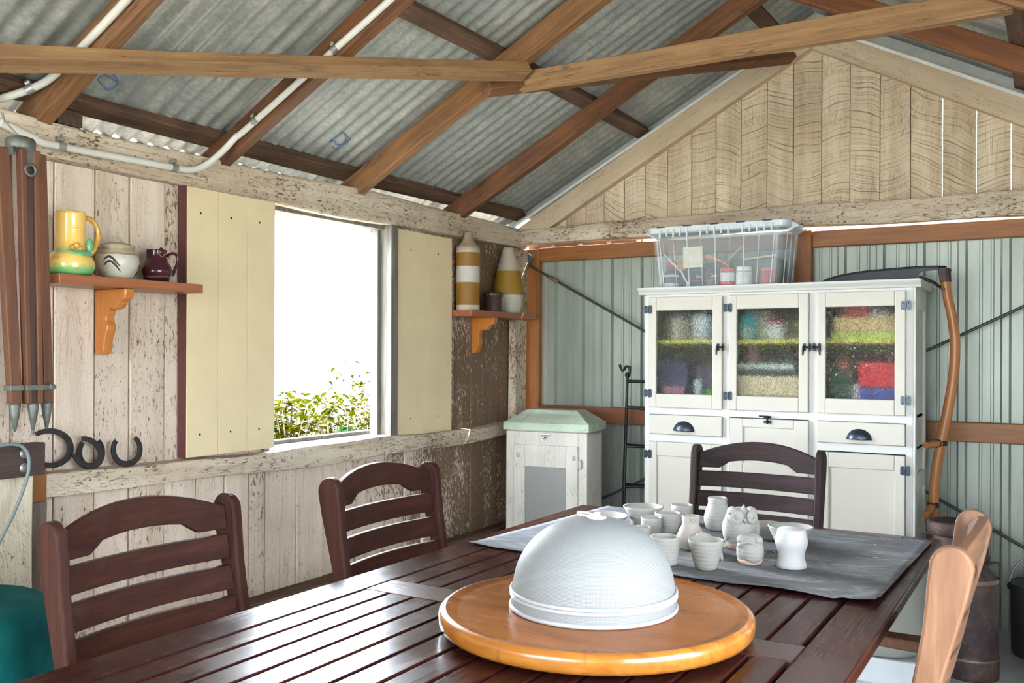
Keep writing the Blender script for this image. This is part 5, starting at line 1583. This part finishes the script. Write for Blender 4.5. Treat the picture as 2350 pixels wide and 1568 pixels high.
pot('clay_pitcher', 'small clay pitcher with a pinched lip and a round belly', 'pitcher', -.957, 2.648, [(0, 0), (.030, 0), (.033, .004), (.039, .022), (.040, .038), (.034, .056), (.026, .070), (.0245, .080), (.0265, .098), (.0235, .099), (.021, .08), (.025, .06), (0, .04)], CLAY_WARM, lip, wob(1.5, .012), .6)
pot('clay_vase', 'tall clay vase with a wide neck before the grey-brown chair', 'vase', -.986, 2.985, [(0, 0), (.034, 0), (.038, .004), (.043, .022), (.0445, .040), (.040, .060), (.033, .078), (.0305, .090), (.0315, .103), (.0295, .106), (.0265, .1055), (.026, .09), (.03, .07), (0, .05)], rfun=wob(2.5, .008))
OWL_EYE = []
def owl_parts(s):
    def f(o):
        for k in (-1, 1):
            b = MB(); M_ = Matrix.Translation((k * .021 * s, -.0445 * s, .100 * s)) @ Matrix.Rotation(k * .42, 4, 'Z') @ Matrix.Rotation(math.pi / 2 - .12, 4, 'X')
            b.lathe([(.016 * s, -.004 * s), (.0195 * s, .002 * s), (.017 * s, .005 * s), (.012 * s, .001 * s), (.008 * s, .002 * s), (.006 * s, .005 * s), (0, .006 * s)], 26, M=M_); b.build('eye_disc', CLAY, o)
            b = MB(); M2 = Matrix.Translation((k * .029 * s, -.012 * s, .113 * s)) @ Matrix.Rotation(k * .5, 4, 'Y')
            b.sphere((0, 0, 0), 1, 14, 10, M=M2 @ Matrix.Diagonal((.015 * s, .022 * s, .013 * s, 1))); b.build('ear_tuft', CLAY, o)
            b = MB(); b.sphere((0, 0, 0), 1, 18, 12, M=Matrix.Translation((k * .043 * s, -.004, .058 * s)) @ Matrix.Diagonal((.012 * s, .030 * s, .036 * s, 1))); b.build('wing', CLAY, o)
        b = MB(); b.lathe([(0, .030 * s), (.003 * s, .022 * s), (.008 * s, .006 * s), (.011 * s, 0), (0, 0)], 12, M=Matrix.Translation((.0, -.022 * s, .112 * s)) @ Matrix.Rotation(.5, 4, 'X')); b.build('crest', CLAY, o)
        b = MB(); b.lathe([(0, .016 * s), (.005 * s, .004 * s), (.006 * s, 0), (0, 0)], 10, M=Matrix.Translation((0, -.050 * s, .094 * s)) @ Matrix.Rotation(2.6, 4, 'X')); b.build('beak', CLAY, o)
        b = MB(); b.lathe([(0, -.0002), (.0370 * s, -.0002), (.0425 * s, .007 * s), (.0462 * s, .017 * s), (.0463 * s, .018 * s), (.0, .018 * s)], 40); b.build('bare_foot', TERRA, o)
    return f
TERRA = plain('bare terracotta', (.62, .42, .33), .85, var=.1)
pot('clay_owl', 'large clay owl ornament with big round eyes, middle of the mat', 'owl ornament', -.832, 2.735, [(0, .0005), (.036, .0005), (.042, .007), (.0475, .025), (.050, .052), (.0485, .080), (.044, .100), (.034, .115), (.018, .121), (0, .122)], CLAY, owl_parts(1.0), lambda t, z: 1 + .012 * math.sin(9 * t), .55)
def small_owl(o):
    b = MB(); b.sphere((0, 0, 0), 1, 22, 14, M=Matrix.Translation((.006, -.016, .036)) @ Matrix.Diagonal((.033, .028, .034, 1))); b.build('chest', CLAY, o)
    for k in (-1, 1):
        b = MB(); b.sphere((0, 0, 0), 1, 16, 10, M=Matrix.Translation((k * .022, -.006, .068)) @ Matrix.Rotation(k * .5, 4, 'Y') @ Matrix.Diagonal((.014, .022, .012, 1))); b.build('brow', CLAY, o)
    b = MB(); b.tube(curve([(-.030, -.024, .05), (-.016, -.036, .062), (0, -.038, .066), (.018, -.032, .060), (.030, -.018, .046)], 5), .0035, 8); b.build('hood_fold', CLAY, o)
    b = MB(); b.lathe([(0, -.0002), (.026, -.0002), (.032, .006), (.0352, .015), (.0, .0155)], 36); b.build('bare_foot', TERRA, o)
pot('clay_owl', 'small hooded clay owl in front of the large owl', 'owl ornament', -.748, 2.545, [(0, .0005), (.026, .0005), (.031, .006), (.0365, .022), (.037, .042), (.033, .060), (.027, .074), (.019, .080), (.012, .077), (0, .076)], CLAY, small_owl, lambda t, z: 1 + .02 * math.sin(7 * t), .2)
pot('clay_lump', 'lump of torn clay behind the spouted clay beaker', 'clay lump', -.901, 2.600, [(0, 0), (.024, 0), (.029, .01), (.030, .03), (.026, .047), (.019, .058), (.008, .061), (0, .059)], CLAY_WARM, None, lambda t, z: 1 + .10 * math.sin(3 * t + 40 * z) + .05 * math.sin(7 * t))
def spout2(o):
    b = MB(); b.sphere((0, 0, 0), 1, 14, 10, M=Matrix.Translation((.050, 0, .066)) @ Matrix.Rotation(-.7, 4, 'Y') @ Matrix.Diagonal((.011, .010, .006, 1))); b.build('pouring_lip', CLAY, o)
    b = MB(); b.sphere((0, 0, 0), 1, 14, 10, M=Matrix.Translation((.038, .004, .040)) @ Matrix.Rotation(-.25, 4, 'Y') @ Matrix.Diagonal((.007, .012, .022, 1))); b.build('side_scar', CLAY, o)
pot('clay_beaker', 'wide-mouthed clay beaker with a lip, in front of the clay lump', 'beaker', -.834, 2.428, [(0, 0), (.027, 0), (.029, .003), (.036, .028), (.043, .055), (.0465, .072), (.048, .079), (.0445, .079), (.040, .06), (.032, .03), (.024, .006), (0, .006)], CLAY, spout2, wob(2.2, .012), .45)
pot('clay_dish', 'low round clay dish behind the large owl', 'dish', -.805, 2.925, [(0, 0), (.040, 0), (.042, .006), (.043, .014), (.052, .030), (.056, .046), (.052, .046), (.045, .025), (0, .018)], rfun=wob(1.1, .008))
pot('clay_bowl', 'carved clay bowl behind the inverted white vase', 'bowl', -.710, 2.835, [(0, 0), (.035, 0), (.039, .003), (.047, .020), (.057, .042), (.0635, .058), (.0655, .062), (.061, .063), (.055, .050), (.042, .02), (0, .010)], CLAY, None, lambda t, z: 1 + .02 * math.sin(2 * t + 1) + .008 * math.sin(11 * t + 90 * z))
pot('white_vase', 'smooth bright white waisted vase standing upside down at the right of the pots', 'vase', -.640, 2.565, [(0, 0), (.038, 0), (.0405, .002), (.0395, .010), (.0355, .026), (.0350, .036), (.038, .050), (.0425, .062), (.0435, .072), (.041, .086), (.0375, .098), (.0365, .103), (.034, .105), (0, .1055)], CLAY_WHITE)
q = random.Random(9); b = MB()
for k in range(60):
    x, y = q.gauss(0, .055), q.gauss(0, .03); s = q.uniform(.0012, .0035) * (2.2 if k == 0 else 1)
    b.sphere((x, y, s * .5), s, 8, 5, sc=(q.uniform(.8, 1.6), q.uniform(.8, 1.6), .6))
o_ = tag(b.build('clay_crumbs', CLAY_WARM, None, (-.735, 2.69, ZM - .001)), 'scattered dry clay crumbs on the mat beside the white vase', 'crumbs'); o_['kind'] = 'stuff'

# ================================================================== STORAGE TUB ON THE DRESSER
ZT = 1.6645
tx = -1.516; ty = DY + .195
sb = root('storage_tub', 'clear plastic storage tub of craft paints on top of the dresser', 'storage box', (tx, ty, ZT))
def rrect(w, d, r, n=5):
    out = []
    for cx, cy, a0 in ((w - r, d - r, 0), (-w + r, d - r, 90), (-w + r, -d + r, 180), (w - r, -d + r, 270)):
        for k in range(n + 1):
            a = math.radians(a0 + 90 * k / n); out.append((cx + r * math.cos(a), cy + r * math.sin(a)))
    return out
def loft(b, secs, cap=True):
    n = len(secs[0][0]); vs_ = [(x, y, z) for s_, z in secs for x, y in s_]
    fs = [(i * n + k, i * n + (k + 1) % n, (i + 1) * n + (k + 1) % n, (i + 1) * n + k) for i in range(len(secs) - 1) for k in range(n)]
    if cap: fs.append(tuple(range(n - 1, -1, -1)))
    b.add(vs_, fs, False)
b = MB(); loft(b, [(rrect(.315, .145, .035), .0015), (rrect(.322, .150, .035), .02), (rrect(.345, .162, .035), .285)]); b.build('tub_wall', TUB, sb, fix=False)
b = MB()
def ribs(w, d, zz, x): return None
for k in range(-4, 5):
    x = k * .075
    b.tube([(x * .92, -.1485, .010), (x, -.1615, .275)], .0016 if k % 2 else .0026, 6)
for k in (-1, 0, 1):
    for s in (-1, 1): b.tube([(s * .320, k * .08, .010), (s * .343, k * .085, .275)], .0022, 6)
b.build('tub_rib', TUB_RIM, sb)
b = MB(); loft(b, [(rrect(.345, .162, .035), .278), (rrect(.362, .172, .038), .284), (rrect(.366, .174, .038), .312), (rrect(.360, .170, .038), .312), (rrect(.356, .168, .036), .288), (rrect(.343, .160, .034), .283)], False)
for k in range(-8, 9):
    if abs(k) in (3,): continue
    b.box((k * .036 - .004, -.180, .258 + .006 * (k % 2)), (k * .036 + .004, -.172, .300))
for s in (-1, 1):
    b.prism([(s * .36, .312), (s * .392, .296), (s * .398, .286), (s * .385, .284), (s * .345, .262), (s * .350, .284)], -.09, .09, 'Y')
b.build('tub_rim', TUB_RIM, sb)
b = MB(); b.prism(rrect(.356, .166, .035), .305, .311, 'Z')
for k in (-3, -1.5, 0, 1.4, 2.8): b.box((k * .095 - .022, -.178, .310), (k * .095 + .022, -.150, .316))
b.build('tub_lid', TUB_LID, sb, bevel=.002)
b = MB(); b.box((-.052, -.0005, 0), (.052, .0, .105)); lb_ = b.build('paper_label', plain('cream paper', (.66, .62, .48), .8), sb); lb_.location = (-.118, -.152, .100); lb_.rotation_euler = (.045, 0, 0)
ZJ = ZT + .0035
def text_mesh(txt, size, mat, parent, loc, rot, shear=0., name='lettering', bend=None):
    cu = bpy.data.curves.new(name, 'FONT'); cu.body = txt; cu.size = size; cu.extrude = .0003; cu.align_x = 'CENTER'; cu.shear = shear
    tmp = bpy.data.objects.new('tmp', cu); COL.objects.link(tmp)
    dg = bpy.context.evaluated_depsgraph_get(); me = bpy.data.meshes.new_from_object(tmp.evaluated_get(dg)); bpy.data.objects.remove(tmp)
    if bend:
        for v in me.vertices:
            a = v.co.x / bend; d = bend + v.co.z
            v.co.z = d * math.cos(a) - bend; v.co.x = d * math.sin(a)
    me.name = name; me.materials.clear(); me.materials.append(mat)
    o = bpy.data.objects.new(name, me); COL.objects.link(o); o.location = loc; o.rotation_euler = rot; o.parent = parent
    return o
TXT_W = plain('white lettering', (.75, .74, .70), .6); TXT_R = plain('red lettering', (.5, .06, .06), .6)
def jar(lab, x, y, r, h, body, lidc, band=None, script=None, blackline=False):
    o = root('paint_jar', lab, 'paint jar', (tx + x, ty + y, ZJ), 0, 'paint jars in the storage tub')
    b = MB(); b.lathe([(0, 0), (r * .97, 0), (r, .003), (r, h * .76), (r * .9, h * .79), (0, h * .79)], 28); bo = b.build('jar_body', plain('jar plastic', body, .35), o)
    b = MB(); b.lathe([(0, h * .79), (r * .93, h * .79), (r * .95, h * .81), (r * .95, h * .98), (r * .9, h), (0, h)], 28); b.build('jar_lid', plain('jar lid', lidc, .3), o)
    if band is not None:
        b = MB(); b.lathe([(r * 1.006, h * band[1]), (r * 1.006, h * band[2])], 28); b.build('label_band', plain('jar label', band[0], .6), o, fix=False)
    if blackline:
        b = MB(); b.lathe([(r * 1.012, h * .70), (r * 1.012, h * .72)], 28); b.build('label_line', BLACK_IRON, o, fix=False)
        for k in range(4):
            b = MB(); b.lathe([(r * 1.012, h * (.58 - k * .09)), (r * 1.012, h * (.592 - k * .09))], 28); b.build('label_line', plain('grey print', (.45, .44, .44), .6), o, fix=False)
    if script:
        text_mesh(script, .028, TXT_W, o, (.012, -r * 1.01, h * .46), (math.pi / 2, .18, 0), .4, 'script_lettering', r * 1.01)
        b = MB(); b.lathe([(r * 1.006, h * .30), (r * 1.006, h * .34)], 28); b.build('label_line', TXT_R, o, fix=False)
        b = MB(); b.box((-r * .95, -.004, h * .10), (-r * .35, .0, h * .70)); s_ = b.build('pale_patch', plain('pale jar print', (.6, .62, .62), .6), o); s_.location = (-.006, -r * .80, 0); s_.rotation_euler = (0, 0, -.75)
    return o
YJ = -.098
jar('white pot with a black label at the left end inside the tub', -.255, YJ, .038, .085, (.72, .72, .70), (.05, .05, .055), ((.05, .05, .055), .28, .66))
jar('black paint jar below the paper label, left one, inside the tub', -.115, YJ, .037, .098, (.03, .045, .055), (.035, .05, .06), None, 'Tint')
jar('black paint jar below the paper label, right one, inside the tub', -.036, YJ, .037, .098, (.035, .04, .05), (.04, .045, .055), None, 'Tint')
jar('red-topped paint jar with a white label inside the tub', .045, YJ, .037, .092, (.62, .04, .03), (.66, .06, .03), ((.74, .70, .67), .24, .76), None, True)
jar('plain white paint jar right of the red-topped jar inside the tub', .130, YJ, .040, .094, (.76, .75, .72), (.80, .79, .77), None, None, True)
jar('dusky red jar near the right end inside the tub', .245, YJ + .01, .034, .085, (.45, .07, .09), (.5, .2, .18))
b = MB(); b.tube(curve([(-.052, 0, .118), (-.035, 0, .08), (-.012, 0, .035), (0, 0, .018)], 4), .0052, 8); b.sphere((.003, 0, .012), .013, 14, 8, sc=(1, .5, 1.2))
tag(b.build('plastic_spoon', plain('white spoon plastic', (.80, .79, .76), .4), None, (tx - .170, ty - .085, ZJ + .004)), 'white plastic spoon standing bowl-down inside the tub', 'spoon')
for k, (dx, lab) in enumerate(((0, 'upper of two thin white plastic sticks inside the tub'), (.02, 'lower of two thin white plastic sticks inside the tub'))):
    b = MB(); b.tube([(0, 0, 0), (.075, 0, -.07)], .003, 8); tag(b.build('plastic_stick', plain('stick plastic', (.76, .75, .72), .4), None, (tx - .285 + dx, ty - .128 + k * .008, ZJ + .175 - .03 * k)), lab, 'stick')
def lying(name, lab, cat, x, y, z, d, color, rz, ry=0., round_=False):
    b = MB()
    if round_: b.sphere((0, 0, 0), 1, 18, 10, M=Matrix.Diagonal((d[0] / 2, d[1] / 2, d[2] / 2, 1)))
    else: b.cbox((0, 0, 0), d)
    tag(b.build(name, plain(name + ' skin', color, .6, var=.3), None, (tx + x, ty + y, ZJ + z), (0, ry, rz), bevel=0 if round_ else .004), lab, cat)
lying('paint_tray', 'dark green tray standing behind the jars at the left inside the tub', 'tray', -.13, .02, .065, (.34, .15, .12), (.08, .10, .08), .03)
lying('paint_tray', 'dark olive tray standing behind the jars at the right inside the tub', 'tray', .175, .02, .070, (.24, .15, .13), (.075, .10, .085), -.03)
lying('wooden_block', 'cream wooden block lying on the green tray inside the tub', 'block', -.175, .0, .152, (.12, .10, .045), (.55, .48, .32), .1)
lying('sponge', 'red sponge lying on the green tray at the left inside the tub', 'sponge', -.255, -.09, .120, (.06, .04, .05), (.40, .06, .06), .2, .5, True)
lying('sponge', 'orange sponge between the sticks and the paper label inside the tub', 'sponge', -.200, -.085, .112, (.06, .04, .045), (.62, .26, .04), .1, .3, True)
lying('paint_brush', 'pale brush handle lying on the olive tray inside the tub', 'brush', .20, -.075, .140, (.16, .012, .010), (.62, .50, .33), .08, -.1)
lying('paint_brush', 'brown brush handle slanting across the middle of the tub', 'brush', .075, -.10, .155, (.14, .012, .012), (.40, .24, .14), .0, -.75)
b = MB(); n = 12; vs_ = []
for i in range(n + 1):
    t = i / n; z = .02 - .045 * (t ** 1.6)
    for (dy, dz) in ((0, 0), (0, .018 * (1 - .6 * t)), (.003, .018 * (1 - .6 * t)), (.003, 0)): vs_.append((t * .12, dy, z + dz))
fs = [(i * 4 + k, i * 4 + (k + 1) % 4, (i + 1) * 4 + (k + 1) % 4, (i + 1) * 4 + k) for i in range(n) for k in range(4)] + [(0, 1, 2, 3), tuple(n * 4 + k for k in (3, 2, 1, 0))]
b.add(vs_, fs); tag(b.build('paper_strip', plain('orange paper', (.66, .20, .09), .7), None, (tx - .065, ty - .13, ZJ + .125)), 'curling orange paper strip beside the paper label inside the tub', 'paper strip')

# ================================================================== GARDEN BEYOND THE WINDOW
def leaf(b, p, d, up, l, w):
    d = d.normalized(); s = d.cross(up).normalized(); n_ = s.cross(d)
    P = [p, p + d * l * .3 + s * w * .45 - n_ * .08 * l, p + d * l * .62 + s * w * .38 - n_ * .16 * l, p + d * l - n_ * .34 * l, p + d * l * .62 - s * w * .38 - n_ * .16 * l, p + d * l * .3 - s * w * .45 - n_ * .08 * l, p + d * l * .5 - n_ * .06 * l]
    b.add(P, [(0, 1, 6), (1, 2, 6), (2, 3, 6), (3, 4, 6), (4, 5, 6), (5, 0, 6)], True)
def shrub(lab, x, y, h, rad, nst, nlf, ll, mat, seed, z0=-.14):
    o = root('garden_shrub', lab, 'shrub', (x, y, z0), 0, 'shrubs outside the window')
    q = random.Random(seed); bs = MB(); bl = MB()
    for k in range(nst):
        a = q.uniform(0, 6.28); sp = q.uniform(.2, 1) * rad; hh = h * q.uniform(.72, 1.0)
        path = curve([(0, 0, 0), (sp * .35 * math.cos(a), sp * .35 * math.sin(a), hh * .5), (sp * math.cos(a), sp * math.sin(a), hh)], 6)
        bs.tube(path, [.010 * (1 - .8 * i / len(path)) + .001 for i in range(len(path))], 6)
        for m in range(nlf):
            t = q.uniform(.25, 1.0); i = min(int(t * (len(path) - 1)), len(path) - 2); p = path[i].lerp(path[i + 1], t * (len(path) - 1) - i)
            b_ = q.uniform(0, 6.28); d = Vector((math.cos(b_), math.sin(b_), q.uniform(-.35, .45)))
            leaf(bl, p, d, Vector((q.uniform(-.3, .3), q.uniform(-.3, .3), 1)), ll * q.uniform(.7, 1.25), ll * .55)
    bl.build('foliage', mat, o, fix=False); bs.build('stems', SHRUB_STEM, o)
    return o
shrub('leafy dark green shrub tip rising at the right of the window sill', -3.42, 3.92, 1.12, .12, 5, 22, .085, LEAF_N, 21)
shrub('low dark green shrub along the left of the window sill', -3.50, 3.33, 1.06, .22, 8, 18, .075, LEAF_N, 22)
shrub('yellow-green sunlit bush behind the window on the left', -6.3, 6.45, 1.14, .62, 40, 26, .11, LEAF_F, 23)
shrub('yellow-green sunlit bush behind the window in the middle', -7.2, 8.15, .98, .55, 30, 20, .10, LEAF_F, 24)
shrub('sparse tall sunlit bush behind the window on the right', -8.1, 9.75, 1.45, .6, 22, 16, .10, LEAF_F, 25)
